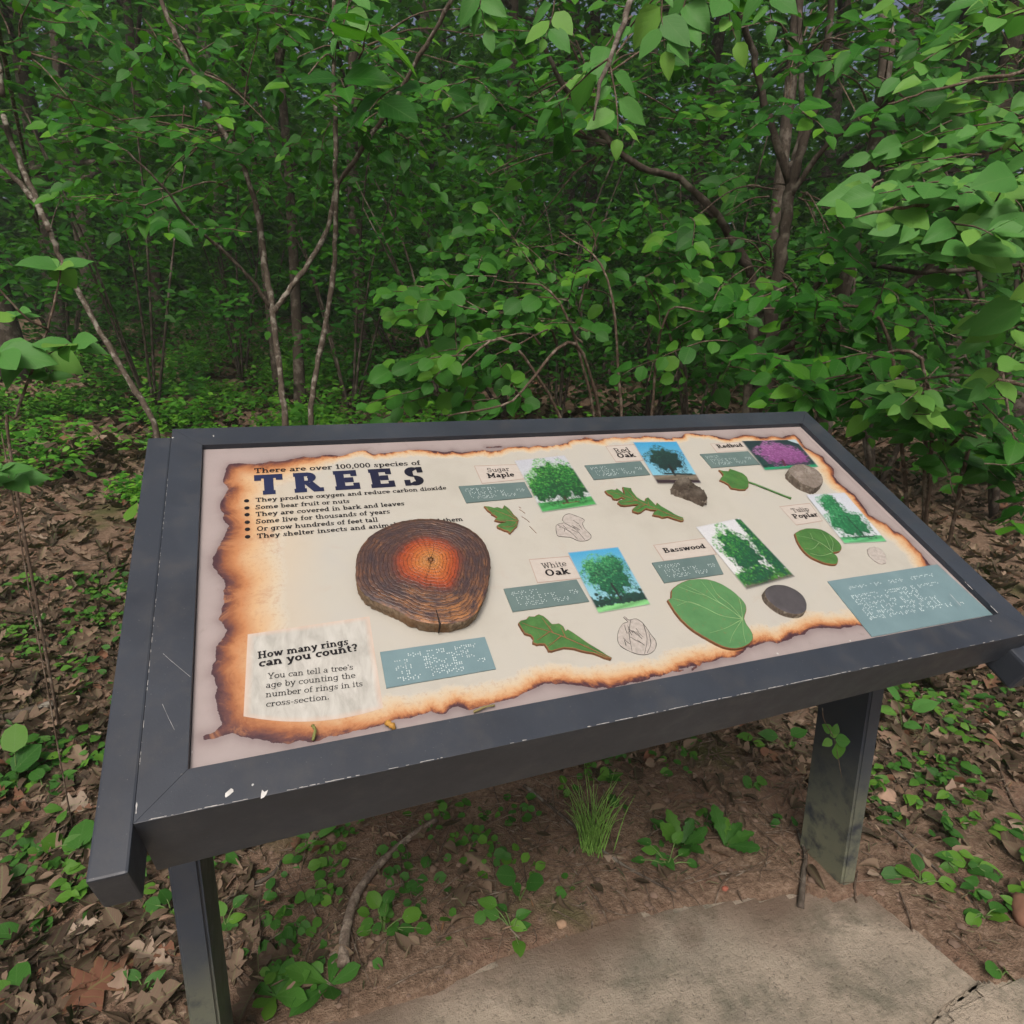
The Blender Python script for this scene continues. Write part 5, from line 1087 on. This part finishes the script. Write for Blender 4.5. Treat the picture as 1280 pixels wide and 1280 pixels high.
# ================================================================ BACKGROUND TREES
def tree(u, d, h, r, cw, c0, n, label, bark=M_BARKD, m=M_CANOPY, lsz=.11, lean=(0, 0), name='forest_tree', world=None, bare=False, ell=1.0):
    """tapered trunk with limbs, crown of leaf clumps between heights c0 and h"""
    b = gbase(u, 448, d) if world is None else np.array([*world, gz_at(*world)[0]]); e = empty(name, b, label, 'tree')
    top = b + np.array([lean[0], lean[1], h * .92]); P = spline([b - [0, 0, .1], b + np.array([lean[0] * .2, lean[1] * .2, h * .3]) + rng.normal(0, .05, 3), b + np.array([lean[0] * .6, lean[1] * .6, h * .62]) + rng.normal(0, .08, 3), top], 6)
    mb = MB(); rr = np.linspace(r, r * .25, len(P)); rr[0] *= 1.5; rr[1] *= 1.12; mb.tube(P, rr, 12, .03); mb.build('trunk', bark, e)
    mb = MB(); C = []; nl = 9
    for k in range(nl):
        f = c0 / h + (k + .3) / nl * (.98 - c0 / h); q = P[int(f * (len(P) - 1))]; a_ = k * 2.4 + rng.uniform(-.4, .4); L = cw * .5 * (1.15 - .6 * abs(f - .55)) * rng.uniform(.75, 1.1)
        tip = q + np.array([math.cos(a_) * L, math.sin(a_) * L, L * rng.uniform(.1, .5)]); S_ = spline([q, (q + tip) / 2 + [0, 0, .12 * L] + rng.normal(0, .05, 3), tip], 5); mb.tube(S_, np.linspace(r * .35, r * .07, len(S_)), 6)
        for t in (.45, .7, .9, 1): C.append(S_[min(len(S_) - 1, int(t * (len(S_) - 1)))])
    mb.build('limbs', bark, e); C = np.array(C); k = rng.integers(0, len(C), n); P3 = C[k] + rng.standard_normal((n, 3)) * np.array([.38, .38, .22]) * (cw / 3.2)
    P3[:, 2] = np.maximum(P3[:, 2], b[2] + c0 * .8)
    a_ = rng.uniform(0, 2 * PI, n); A3 = np.stack([np.cos(a_), np.sin(a_), -.3 + .25 * rng.standard_normal(n)], 1)
    scat_obj('crown', di_tmpl(), P3, A3, np.array([0, 0, 1.0]) + .35 * TOCAM + .5 * rng.standard_normal((n, 3)), lsz * rng.uniform(.6, 1.3, n), m, e, kind='stuff'); return e
T_ = tree
T_(345, 5.6, 5.5, .036, 2.6, 1.8, 3000, 'slim brown trunk seen in the fork of the pale stems, left of its twin')
T_(371, 5.2, 6.0, .045, 2.8, 1.9, 3000, 'slightly thicker brown trunk seen in the fork of the pale stems')
T_(12, 6.2, 7, .16, 3.4, 1.9, 4200, 'thick forked trunk at the left edge in shade', lean=(-.5, 0))
T_(78, 8.0, 8, .12, 3.6, 2.2, 4200, 'dark trunk second from the left edge')
T_(130, 11, 9, .17, 4.5, 2.4, 4200, 'tree below the bright sky gap at upper left')
T_(205, 9.0, 7, .09, 3.2, 2.6, 2600, 'thin background tree left of the pale forked stems')
T_(290, 13, 9.5, .18, 4.5, 2.2, 4600, 'large background tree behind the left shrub\'s foliage')
T_(455, 9, 8.5, .10, 3.8, 1.6, 4600, 'background tree right of the tall straight pale stem')
T_(540, 12, 10, .18, 4.8, 1.8, 5000, 'background tree behind the hanging leaves left of centre')
T_(640, 8, 8, .09, 3.4, 1.5, 4400, 'dark background tree near the picture\'s top centre')
T_(708, 10, 10, .15, 4.2, 2.8, 4400, 'pale-barked trunk seen through a leaf gap right of top centre', bark=M_BARKP)
T_(860, 9, 9, .12, 4.0, 1.6, 4800, 'background tree between the arching branch and the big dark trunk')
T_(1000, 11, 10, .16, 4.8, 1.8, 4800, 'background tree directly behind the big dark trunk')
T_(1140, 7.5, 8, .12, 3.8, 1.4, 4600, 'background tree behind the right-hand leaves')
T_(1210, 9.5, 9.5, .17, 4.4, 1.5, 4600, 'background tree near the top right corner')
T_(1290, 6.5, 8, .14, 3.8, 1.4, 4600, 'background tree at the right edge')
for k, (x_, y_) in enumerate(((-9, 7.5), (-6.5, 15), (-3, 18), (1, 17), (4.5, 16), (9, 14), (11, 9), (-11, 12), (-8, 21), (-1, 23), (6, 22), (13, 18))):
    tree(0, 0, rng.uniform(9, 12), .2, 5.5, 1.0, 3000, ['left outermost', 'left rear', 'rear left of centre', 'rear centre', 'rear right of centre', 'right rear', 'right outermost', 'far left', 'farthest left', 'farthest centre', 'farthest right', 'rearmost right'][k] + ' tall tree closing the forest background', world=(x_, y_), lsz=.17)
# canopy over the scene: taller trees whose crowns roof the wood behind the sign
for k, (x_, y_) in enumerate(((3.62, 3.55), (6.5, 4.0), (4.6, 8.2))):
    tree(0, 0, 8.5, (.055, .11, .11)[k], 6.0, 4.6, (1900, 2600, 2000)[k], ['grey trunk right of the big dark trunk, crown roofing the wood', 'tall tree beyond the right edge, crown roofing the wood', 'tall tree in the right background, crown roofing the wood'][k], world=(x_, y_), lsz=.24)
# far wood mass
n = 120000; a_ = rng.uniform(-1.15, 1.25, n); r_ = rng.uniform(14, 34, n); P3 = np.stack([.1 + r_ * np.sin(a_), r_ * np.cos(a_), np.zeros(n)], 1); P3[:, 2] = gz_at(P3[:, 0], P3[:, 1]) + np.abs(rng.uniform(0, 1, n)) ** 1.15 * (2.6 + 7 * (.5 + .5 * np.sin(a_ * 17 + r_ * .6)) * .8 + 1.5)
b_ = rng.uniform(0, 2 * PI, n); scat_obj('far_wood', di_tmpl(), P3, np.stack([np.cos(b_), np.sin(b_), -.2 + 0 * b_], 1), np.array([0, -.5, 1.0]) + .5 * rng.standard_normal((n, 3)), rng.uniform(.2, .5, n), M_CANOPY, None, kind='stuff', label='mass of distant forest foliage behind everything', cat='woodland')

# ================================================================ GROUND COVER
def on_ground(n, x0, x1, y0, y1, dens=None):
    x_ = rng.uniform(x0, x1, n * 3); y_ = rng.uniform(y0, y1, n * 3)
    p = np.ones(len(x_)) if dens is None else dens(x_, y_); k = rng.uniform(0, 1, len(x_)) < p; x_, y_ = x_[k][:n], y_[k][:n]
    return np.stack([x_, y_, gz_at(x_, y_)], 1)
def off_slab(P, m=.0):
    s = np.maximum(sdf_poly(P[:, :2], SLAB_A), sdf_poly(P[:, :2], SLAB_B)); return P[s < m]
def litter(tm, n, box, size, dens=None, tilt=.35, z0=.004, name='leaf_litter', lab='brown fallen leaves covering the forest floor'):
    P = off_slab(on_ground(n, *box, dens), -.03); n = len(P); P[:, 2] += z0 + np.abs(rng.normal(0, .006, n)); a_ = rng.uniform(0, 2 * PI, n)
    scat_obj(name, tm, P, np.stack([np.cos(a_), np.sin(a_), .15 * rng.standard_normal(n)], 1), np.array([0, 0, 1.0]) + tilt * rng.standard_normal((n, 3)), rng.uniform(*size, n), M_DEAD, None, kind='stuff', label=lab, cat='leaf litter')
def dn(x_, y_):   # sparse on the trodden soil under and before the sign
    f = np.ones(len(x_)); bare = (x_ > -.05) & (x_ < 1.7) & (y_ < .78 + .12 * np.sin(x_ * 5)); f[bare] = .10; side = (x_ > 1.2) & (y_ < .9); f[side] = .45; f[(x_ > 1.0) & (y_ < .25)] = .12; return f
def oak_t(seed, fold=.5, droop=-.25, rows=12): return tmpl('oak', rows, fold, droop, seed)
litter(oak_t(3), 1000, (-1.6, .02, -.2, 2.0), (.03, .075), None, .5)
litter(oak_t(5, .9, .5), 1200, (-1.6, .02, -.2, 2.0), (.025, .065), None, .6)
litter(oak_t(4, -.5, .35), 1500, (-1.6, 2.6, .3, 2.2), (.03, .07), dn, .55)
litter(tmpl('ovate', 5, .9, .6, 6), 4800, (-1.6, 2.4, -.25, 2.0), (.015, .045), dn, .7)
litter(tmpl('lance', 5, 1.2, .5, 7), 5200, (-1.6, 2.4, -.25, 2.0), (.02, .055), dn, .7)
litter(oak_t(8, .8, -.5, 8), 4600, (-2.5, 3.4, 1.2, 5.0), (.045, .085), dn, .5)
litter(tmpl('ovate', 4, .6, -.4, 2), 6200, (-1.7, 3.0, -.3, 4.5), (.02, .05), dn, .6)
litter(oak_t(8, .8, -.5, 8), 3000, (1.8, 6, .6, 4.5), (.05, .10), None, .45)
litter(oak_t(9, .7, .5), 1500, (1.15, 2.9, .3, 2.6), (.04, .085), None, .5)
litter(tmpl('ovate', 5, .9, .6, 6), 1500, (1.15, 2.9, .2, 2.6), (.02, .055), None, .6)
litter(lo_tmpl(.3, .9, -.5), 9000, (-7, 8, 3.5, 11), (.07, .14), None, .45)
litter(lo_tmpl(.12, .8, -.3), 16000, (-1.6, 2.3, -.3, 2.0), (.006, .026), lambda x_, y_: np.full(len(x_), .8), .5, .002, 'leaf_crumbs', 'small brown crumbs and bits of leaf on the soil')
# twigs strewn about
P = np.vstack([off_slab(on_ground(1700, -1.6, 2.6, -.2, 2.6), .01), off_slab(on_ground(700, -.1, 1.6, .28, 1.0), .0)]); mb = MB()
for p in P:
    a_ = rng.uniform(0, 2 * PI); L = rng.uniform(.03, .16); d3 = np.array([math.cos(a_), math.sin(a_), 0]) * L; q = np.array([p, p + d3 * .5 + rng.normal(0, .006, 3), p + d3]); q[:, 2] = gz_at(q[:, 0], q[:, 1]) + .005 + np.abs(rng.normal(0, .004, 3)); mb.tube(spline(q, 3), np.linspace(rng.uniform(.0008, .0022), .0005, 7), 4, cap=False)
mb.build('strewn_twigs', M_TWIG, None, kind='stuff', label='thin dry twigs and rootlets strewn over the soil', cat='twigs')
# pebbles and crumbs of soil
n = 2600; P = on_ground(n, -.6, 2.0, -.2, 1.2); P = off_slab(P, .035); n = len(P); V0 = np.array([(1, 0, .2), (.3, .9, .1), (-.8, .5, .2), (-.7, -.6, .1), (.4, -.9, .15), (.1, .1, .75), (0, 0, -.4)]) ; T0 = np.array([(0, 1, 5), (1, 2, 5), (2, 3, 5), (3, 4, 5), (4, 0, 5)])
a_ = rng.uniform(0, 2 * PI, n); scat_obj('soil_crumbs', (V0, T0, V0[:, :2] * .5 + .5), P + [0, 0, .001], np.stack([np.cos(a_), np.sin(a_), 0 * a_], 1), np.tile([0, 0, 1.0], (n, 1)), np.abs(rng.normal(0, .0035, n)) + .0015, plain('soil_crumb', (.15, .105, .08), .9, .2, .5, 9), None, kind='stuff', label='small crumbs of soil and grit beside the slab', cat='grit')
# weedy green cover in the left and middle distance
def cover(n, box, dens, size, m, name, lab, tm=None, hmax=.10, k=5):
    B = off_slab(on_ground(n, *box, dens), -.06); P = np.repeat(B, k, 0); m_ = len(P); hh = np.repeat(rng.uniform(.2, 1, len(B)), k) * hmax; P += np.c_[rng.normal(0, .02, (m_, 2)), hh * rng.uniform(.5, 1.1, m_)]
    a_ = rng.uniform(0, 2 * PI, m_); rr_ = np.repeat(rng.uniform(0, 1, len(B)), k) * .7 + rng.uniform(0, .3, m_)
    scat_obj(name, tm or lo_tmpl(.34), P, np.stack([np.cos(a_), np.sin(a_), .1 + .3 * rng.standard_normal(m_)], 1), np.array([0, 0, 1.0]) + .5 * TOCAM + .35 * rng.standard_normal((m_, 3)), rng.uniform(*size, m_) * 1.0, m, None, rnd=rr_, kind='stuff', label=lab, cat='ground cover')
def nf(x_, y_, s, sd, th): return np.clip((fbm(x_, y_, s, 2, sd) - th) * 5, 0, 1)
cover(5000, (-3.4, 1.6, 2.7, 6.2), lambda x_, y_: nf(x_, y_, 1.6, 1, .02), (.018, .045), M_COVER, 'ground_weeds', 'bright low weeds carpeting the forest floor behind the sign\'s left half', hmax=.14)
cover(2600, (-4.5, 2.2, 3.4, 8), lambda x_, y_: nf(x_, y_, 1.3, 12, .05), (.03, .06), M_COVER, 'ground_weeds', 'knee-high pale green weeds beyond the forked stems', hmax=.34, k=9)
cover(3600, (-6, 7, 5, 12), lambda x_, y_: nf(x_, y_, .8, 2, -.1), (.045, .09), M_LEAFD, 'distant_undergrowth', 'shaded undergrowth deeper in the wood', hmax=.45)
cover(520, (-1.5, -.08, -.1, 2.2), lambda x_, y_: nf(x_, y_, 3, 3, .0), (.018, .038), M_WEED, 'ground_weeds', 'scattered small weeds among the leaf litter left of the sign', hmax=.045, tm=tmpl('ovate', 4, .2, .2))
cover(400, (1.15, 2.6, -.2, 2.4), lambda x_, y_: nf(x_, y_, 3, 4, .05), (.018, .036), M_WEED, 'ground_weeds', 'scattered small weeds on the bank right of the sign', hmax=.045, tm=tmpl('ovate', 4, .2, .2))
cover(170, (.0, 1.1, .36, 1.3), lambda x_, y_: nf(x_, y_, 5, 6, .0), (.012, .028), M_WEED, 'ground_weeds', 'tiny seedlings dotted over the bare soil under the sign', hmax=.02, tm=tmpl('round', 4, .2, .1), k=4)

# ================================================================ SINGLE PLANTS, ROOTS AND STONES NEAR THE SIGN
def seedling(u, v, spec, label, kind='round', m=M_WEED, name='seedling', widen=1.0, base=None):
    """spec: rows (du, dv in pixels from the base, size m, depth offset)"""
    b = gp(u, v) if base is None else base; _, _, d0 = proj(b); e = empty(name, b, label, 'small plant'); mb = MB()
    for k, (du, dv, sz, *r) in enumerate(spec):
        q = px(*(np.array(proj(b)[:2]) + [du, dv]), float(d0) - (r[0] if r else 0)); q[2] = max(q[2], gz_at(q[0], q[1])[0] + .008)
        mb.tube(spline([b, (b + q) / 2 + [0, 0, .006], q], 3), np.linspace(.0014, .0008, 7), 5, cap=False)
        out = unit((q - b) * [1, 1, .3] + rng.normal(0, .004, 3)); a = unit(out + [0, 0, -.1]); s_ = sz * 1.5
        leaf_obj(e, kind, m, q - a * s_ * .3, a, unit(np.array([0, 0, 1]) + .45 * TOCAM + .2 * rng.standard_normal(3)), s_, k=k, widen=widen)
    mb.build('stalk', M_STEM, e); return e
def rosette(u, v, n, size, label, kind='lance', m=M_WEED, name='rosette_weed', up=.6, cat='weed', widen=1.0, spread=2 * PI, a0=0, p=None):
    b = gp(u, v) if p is None else p; e = empty(name, b, label, cat)
    for k in range(n):
        a_ = a0 + spread * k / n + rng.uniform(-.25, .25); A3 = unit([math.cos(a_), math.sin(a_), up * rng.uniform(.5, 1.3)]); leaf_obj(e, kind, m, b + [0, 0, .004], A3, unit(np.array([0, 0, 1]) - A3 * A3[2] + .25 * TOCAM + .15 * rng.standard_normal(3)), size * rng.uniform(.7, 1.1), k=k, widen=widen)
    return e
seedling(650, 1125, [(-12, -30, .030, .02), (14, -22, .028, .03), (-2, -12, .018, .01)], 'three round-leaved seedling on bare soil, right of centre below the sign')
seedling(640, 1165, [(-22, -20, .022), (-26, -34, .026), (4, -8, .022), (10, -20, .020), (12, -6, .018), (8, 30, .026, .03), (-10, -28, .016)], 'bushy little seedling hanging over the slab\'s upper edge', 'ovate')
seedling(480, 1165, [(-18, -10, .018), (0, -26, .020), (-10, -36, .022), (4, -40, .018), (30, -20, .024), (46, 6, .02), (-20, 16, .018), (24, 10, .022)], 'clover-like clump right of the curved root')
g0 = gp(740, 1062); e = empty('grass_tuft', g0, 'wispy tuft of thin grass growing under the sign', 'grass tuft'); mb = MB()
for _ in range(110):
    a_ = rng.uniform(0, 2 * PI); L = rng.uniform(.07, .19); o_ = g0 + np.array([*rng.normal(0, .012, 2), 0]); t = o_ + np.array([math.cos(a_) * L * .35, math.sin(a_) * L * .3, L * rng.uniform(.5, 1)]); mb.tube(spline([o_, (o_ + t) / 2 + [0, 0, L * .15], t], 3), np.linspace(.0014, .0004, 7), 3, cap=False)
mb.build('grass_blades', plain('grass_green', (.15, .30, .06), .6, .3, .5, 80), e, kind='stuff')
rosette(852, 1062, 9, .085, 'leafy weed with upright toothed leaves, left one of the pair under the sign', 'toothed', up=1.0)
rosette(905, 1060, 7, .080, 'toothed weed with leaves arching to the right, under the sign', 'toothed', up=.8, a0=-.8, spread=2.6)
seedling(835, 1085, [(-20, -20, .022), (-34, -8, .02), (0, -6, .022), (18, -16, .022), (-10, 2, .02), (28, 0, .02), (10, -34, .022), (-26, -30, .02)], 'small-leaved clump at the foot of the toothed weeds', 'ovate')
rosette(345, 1252, 7, .060, 'broad-leaved weed at the foot of the left leg', 'spoon', m=M_WEED, up=.5, name='broad_leaf_weed')
rosette(412, 1238, 5, .072, 'broad-leaved weed reaching over the slab left of the curved root', 'spoon', m=M_WEED, up=.5, name='broad_leaf_weed')
rosette(392, 1055, 5, .062, 'pale weed with one long spoon-shaped leaf under the front rail', 'spoon', up=.6, name='spoon_leaf_weed')
seedling(282, 1160, [(-4, -20, .022), (10, -10, .02), (2, 8, .024), (14, -30, .02)], 'small plant beside the left leg\'s inner face', 'ovate')
seedling(215, 1145, [(-20, -10, .022), (-6, -18, .02), (-28, 6, .024), (8, 4, .022), (-10, 12, .02)], 'light green plant just left of the left leg', 'round')
seedling(180, 1240, [(-10, -18, .022), (8, -12, .024), (-18, 4, .022), (14, 10, .02)], 'small lanceolate weed at lower left near the leg', 'lance', widen=1.5)
for u, v, spec, lab in ((22, 985, [(-4, -55, .045), (4, -30, .05), (-14, 6, .04), (-10, -8, .04)], 'heart-leaved plant at the left edge beside the tube\'s middle'), (60, 1068, [(-24, -4, .036), (2, -14, .036), (26, -12, .030), (-10, 12, .032), (30, 8, .03)], 'violet-like clump below the left edge heart-leaved plant'),
                       (100, 1068, [(0, -16, .045), (12, 2, .04)], 'two-leaved plant close to the lower end of the left tube'), (22, 1245, [(-2, -10, .04), (-16, 20, .036)], 'single upright heart leaf in the lower left corner'), (15, 1180, [(0, -10, .032), (-14, -2, .026)], 'small round leaf above the lower left corner'),
                       (40, 770, [(-2, -4, .034)], 'blue-green leaf flat on the litter at left'), (92, 772, [(-6, -4, .038), (14, 2, .03)], 'pair of round leaves on the litter left of the tube'), (160, 660, [(2, -16, .070)], 'single large bright leaf touching the sign\'s left tube'),
                       (140, 745, [(-30, -2, .024), (10, -6, .028), (0, 12, .022)], 'small round-leaved cluster beside the left tube\'s upper half'), (55, 990, [(-6, -20, .026), (8, -8, .022), (-16, 6, .022), (14, 10, .02)], 'fine-leaved cluster between the heart-leaved plants')):
    seedling(u, v, spec, lab, 'round' if 'large' not in lab else 'ovate')
seedling(1128, 912, [(-8, -44, .040, .03), (22, -28, .048, .03), (-16, -22, .045), (30, 4, .030), (-26, 8, .036), (8, -6, .035, .02)], 'bright leafy plant right of the sign\'s right leg', 'ovate', m=M_LEAFB)
seedling(985, 935, [(-20, -16, .035), (10, -18, .036), (-36, 4, .03), (6, 6, .03), (-50, -14, .03)], 'leafy plant just left of the sign\'s right leg', 'ovate')
seedling(940, 985, [(-4, -4, .022), (10, -8, .022), (4, 10, .018)], 'tiny plant left of the right leg by a dry twig')
rosette(762, 975, 6, .038, 'five-fingered small green plant behind the sign\'s front rail', 'ovate', up=.4)
seedling(1225, 1000, [(-10, -6, .026), (14, -6, .024), (-4, 8, .022)], 'clover-like seedling on the soil at right, level with the front rail')
seedling(1205, 1085, [(-6, -10, .034), (16, -2, .034), (22, 26, .03), (-18, 16, .026), (4, 34, .024), (18, 44, .030), (-20, -14, .024)], 'tallest leafy weed on the right-hand bank', 'ovate')
seedling(1150, 1105, [(-14, -14, .026), (-30, -10, .026), (-2, -22, .022), (26, 20, .024), (8, -4, .02)], 'round-leaved weed at the bottom of the right-hand bank')
seedling(1230, 1150, [(-10, -4, .022), (8, 10, .026), (-16, 18, .020), (14, -12, .022)], 'small-leaved weed near the right end of the slab')
seedling(1252, 1222, [(-8, -6, .022), (6, 4, .020)], 'tiny weed by the joint of the two slabs')
seedling(1115, 1030, [(-4, -2, .022), (10, 4, .018), (-12, 8, .016)], 'tiny bright weed right of the right leg\'s foot')
# sprig growing in front of the right leg
SD = float(proj(np.array([1.074, .2024, .42]))[2]) - .045; p0 = px(1030, 900, SD - .01); p1 = px(1043, 925, SD); p2 = px(1052, 972, SD); gg = p2; e = empty('thin_sprig', gg, 'thin twig with a few light green leaves dangling before the right leg', 'sprig')
mb = MB(); mb.tube(spline([p2, p1, p0, px(1028, 885, SD + .0)], 5), np.linspace(.0005, .0010, 16), 5); mb.build('stem', M_TWIG, e)
for k, (u, v, s_, du, dv) in enumerate(((1040, 915, .022, -10, -8), (1042, 918, .020, 4, -10), (1044, 925, .030, 24, 2), (1046, 928, .034, 4, 20), (1040, 925, .020, -14, 8), (1038, 920, .016, 8, -4))):
    q = px(u, v, SD); a = px(u + du, v + dv, SD) - q; leaf_obj(e, 'ovate', M_WEED, q, a, unit(TOCAM + [0, 0, .5]), s_, k=k, widen=1.2)
M_ROOT = bark_mat('root_bark', (.09, .07, .055), (.22, .175, .14), (.30, .25, .20), 40)
# roots and fallen branches
def root(name, pts, r0, r1, label, cat, m=M_TWIG, lift=.5):
    P = np.array([gp(*p) for p in pts]); P[:, 2] += r0 * lift; P = spline(P, 6); P[:, 2] = np.maximum(P[:, 2], gz_at(P[:, 0], P[:, 1]) + r0 * .1); mb = MB(); mb.tube(P, np.linspace(r0, r1, len(P)), 9, .07); own(mb.build(name, m, None, label=label, cat=cat))
root('surface_root', [(430, 1212), (432, 1175), (445, 1130), (470, 1090), (510, 1055), (545, 1030)], .0105, .006, 'thick curved root arching out of bare soil left of centre', 'root', M_ROOT, .9)
root('fallen_twig', [(388, 1192), (415, 1165), (445, 1140)], .004, .0015, 'thin grey twig running up to the curved root', 'twig')
root('fallen_twig', [(282, 1130), (310, 1112), (340, 1095), (352, 1080)], .006, .003, 'grey stick beside the left leg', 'stick', M_BARK)
root('fallen_twig', [(655, 985), (700, 1020), (760, 1070), (815, 1105), (845, 1118)], .0045, .002, 'long thin stick running down right to the slab', 'stick', M_BARK)
root('fallen_twig', [(1000, 1140), (1003, 1100), (1006, 1070), (996, 1040)], .0065, .003, 'grey knotty root at the left foot of the right leg', 'root', M_BARK, .8)
root('fallen_twig', [(1070, 1132), (1068, 1110), (1072, 1090)], .003, .0015, 'thin root hugging the right leg\'s foot', 'root')
root('fallen_twig', [(1090, 1015), (1130, 1050), (1170, 1090), (1215, 1130)], .004, .002, 'long thin stick on the right-hand bank', 'stick', M_BARK)
root('fallen_twig', [(20, 895), (45, 820), (62, 740), (58, 700)], .0025, .0012, 'upright bare twig lying on the litter left of the sign', 'twig')
root('fallen_branch', [(-40, 915), (20, 900), (70, 885)], .013, .011, 'short rotten branch on the litter at the left edge', 'branch', M_BARKP, .9)
root('fallen_twig', [(286, 1170), (292, 1215), (318, 1250)], .0035, .002, 'thin bent root between the left leg and the bare soil', 'root')
root('surface_root', [(1290, 1030), (1268, 1010), (1240, 940)], .004, .002, 'thin root by the right edge of the picture', 'root')
def stone(u, v, r, label, col, sq=(1, 1, .7), seed=1):
    b = gp(u, v); bm = bmesh.new(); bmesh.ops.create_icosphere(bm, subdivisions=3, radius=1)
    for w in bm.verts:
        c = w.co; k = 1 + .22 * mnoise.noise(c * 1.3 + Vector((seed, 0, 0))) + .07 * mnoise.noise(c * 4 + Vector((seed, 2, 0))); w.co = Vector((c.x * k * sq[0] * r, c.y * k * sq[1] * r, c.z * k * sq[2] * r)) + Vector(b) + Vector((0, 0, r * sq[2] * .4))
    me = bpy.data.meshes.new('stone'); bm.to_mesh(me); bm.free(); me.polygons.foreach_set('use_smooth', [True] * len(me.polygons)); own(link('stone', me, plain('stone_' + str(seed), col, .85, .3, .2, 40), None, label=label, cat='stone'))
stone(1106, 1000, .026, 'smooth tan stone right of the sign\'s right leg', (.33, .22, .16), (1, .9, .75), 1)
stone(1288, 1150, .036, 'reddish rounded stone cut off by the right edge', (.20, .105, .07), (1, .9, .8), 2)
stone(702, 1158, .010, 'tan pebble above the slab, right of the bushy seedling', (.30, .20, .13), (1, .8, .6), 3)
stone(906, 1112, .007, 'small red pebble beside the slab\'s upper edge', (.27, .09, .06), (1, .8, .6), 4)
# single big fallen leaves
def dead(u, v, size, ang, label, lift=.012, roll=0.0, kind='oak', widen=1.25):
    p = gp(u, v) + [0, 0, lift]; a = np.array([math.cos(ang), math.sin(ang), .05]); o = leaf_obj(None, kind, M_DEAD, p - a * size * .5, a, unit([.2 * math.sin(roll), -.15, 1]), size, 'fallen_leaf', widen, k=int(rng.integers(4))); tag(o, label, 'fallen leaf')
dead(62, 1190, .125, 2.3, 'largest pale brown lobed leaf on the litter in the lower left'); dead(130, 1230, .11, .6, 'brown lobed leaf lying right of the largest one, lower left'); dead(20, 1205, .10, 1.7, 'greyish lobed leaf at the lower left edge')
dead(180, 1150, .095, 1.3, 'brown leaf below the cut end of the left tube'); dead(100, 1010, .085, .2, 'tan leaf on the litter left of the left tube\'s lower part'); dead(568, 1125, .062, 1.9, 'curled brown leaf on bare soil below the middle of the sign', widen=1.5)
dead(325, 1140, .050, .1, 'flat tan leaf on soil right of the left leg'); dead(120, 500 + 30, .14, 1.4, 'curled dark red-brown leaf by the sign\'s top left corner', .05); dead(1112, 925, .07, .3, 'pale leaf on soil right of the right leg'); dead(962, 948, .05, .1, 'pale whitish leaf left of the right leg', kind='round')
dead(520, 1045, .05, 2.0, 'folded brown leaf under the front rail near the curved root', widen=1.5)
for o_ in [o for o in COL.objects if o.type == 'MESH' and not o.data.vertices]: COL.objects.unlink(o_)
# thin air haze between the trunks
bm = bmesh.new(); bmesh.ops.create_cube(bm, size=1)
for v in bm.verts: v.co = Vector((v.co.x * 150, v.co.y * 130 + 30, -1.6 if v.co.z < 0 else 19))
me = bpy.data.meshes.new('haze'); bm.to_mesh(me); bm.free()
mh = bpy.data.materials.new('haze'); mh.use_nodes = True; nh = mh.node_tree; nh.nodes.remove(nh.nodes['Principled BSDF'])
pv = node(nh, 'ShaderNodeVolumePrincipled'); pv.inputs['Color'].default_value = (.88, .96, .90, 1); pv.inputs['Density'].default_value = .0035; nh.links.new(pv.outputs[0], nh.nodes['Material Output'].inputs['Volume'])
link('haze', me, mh, None, kind='stuff')
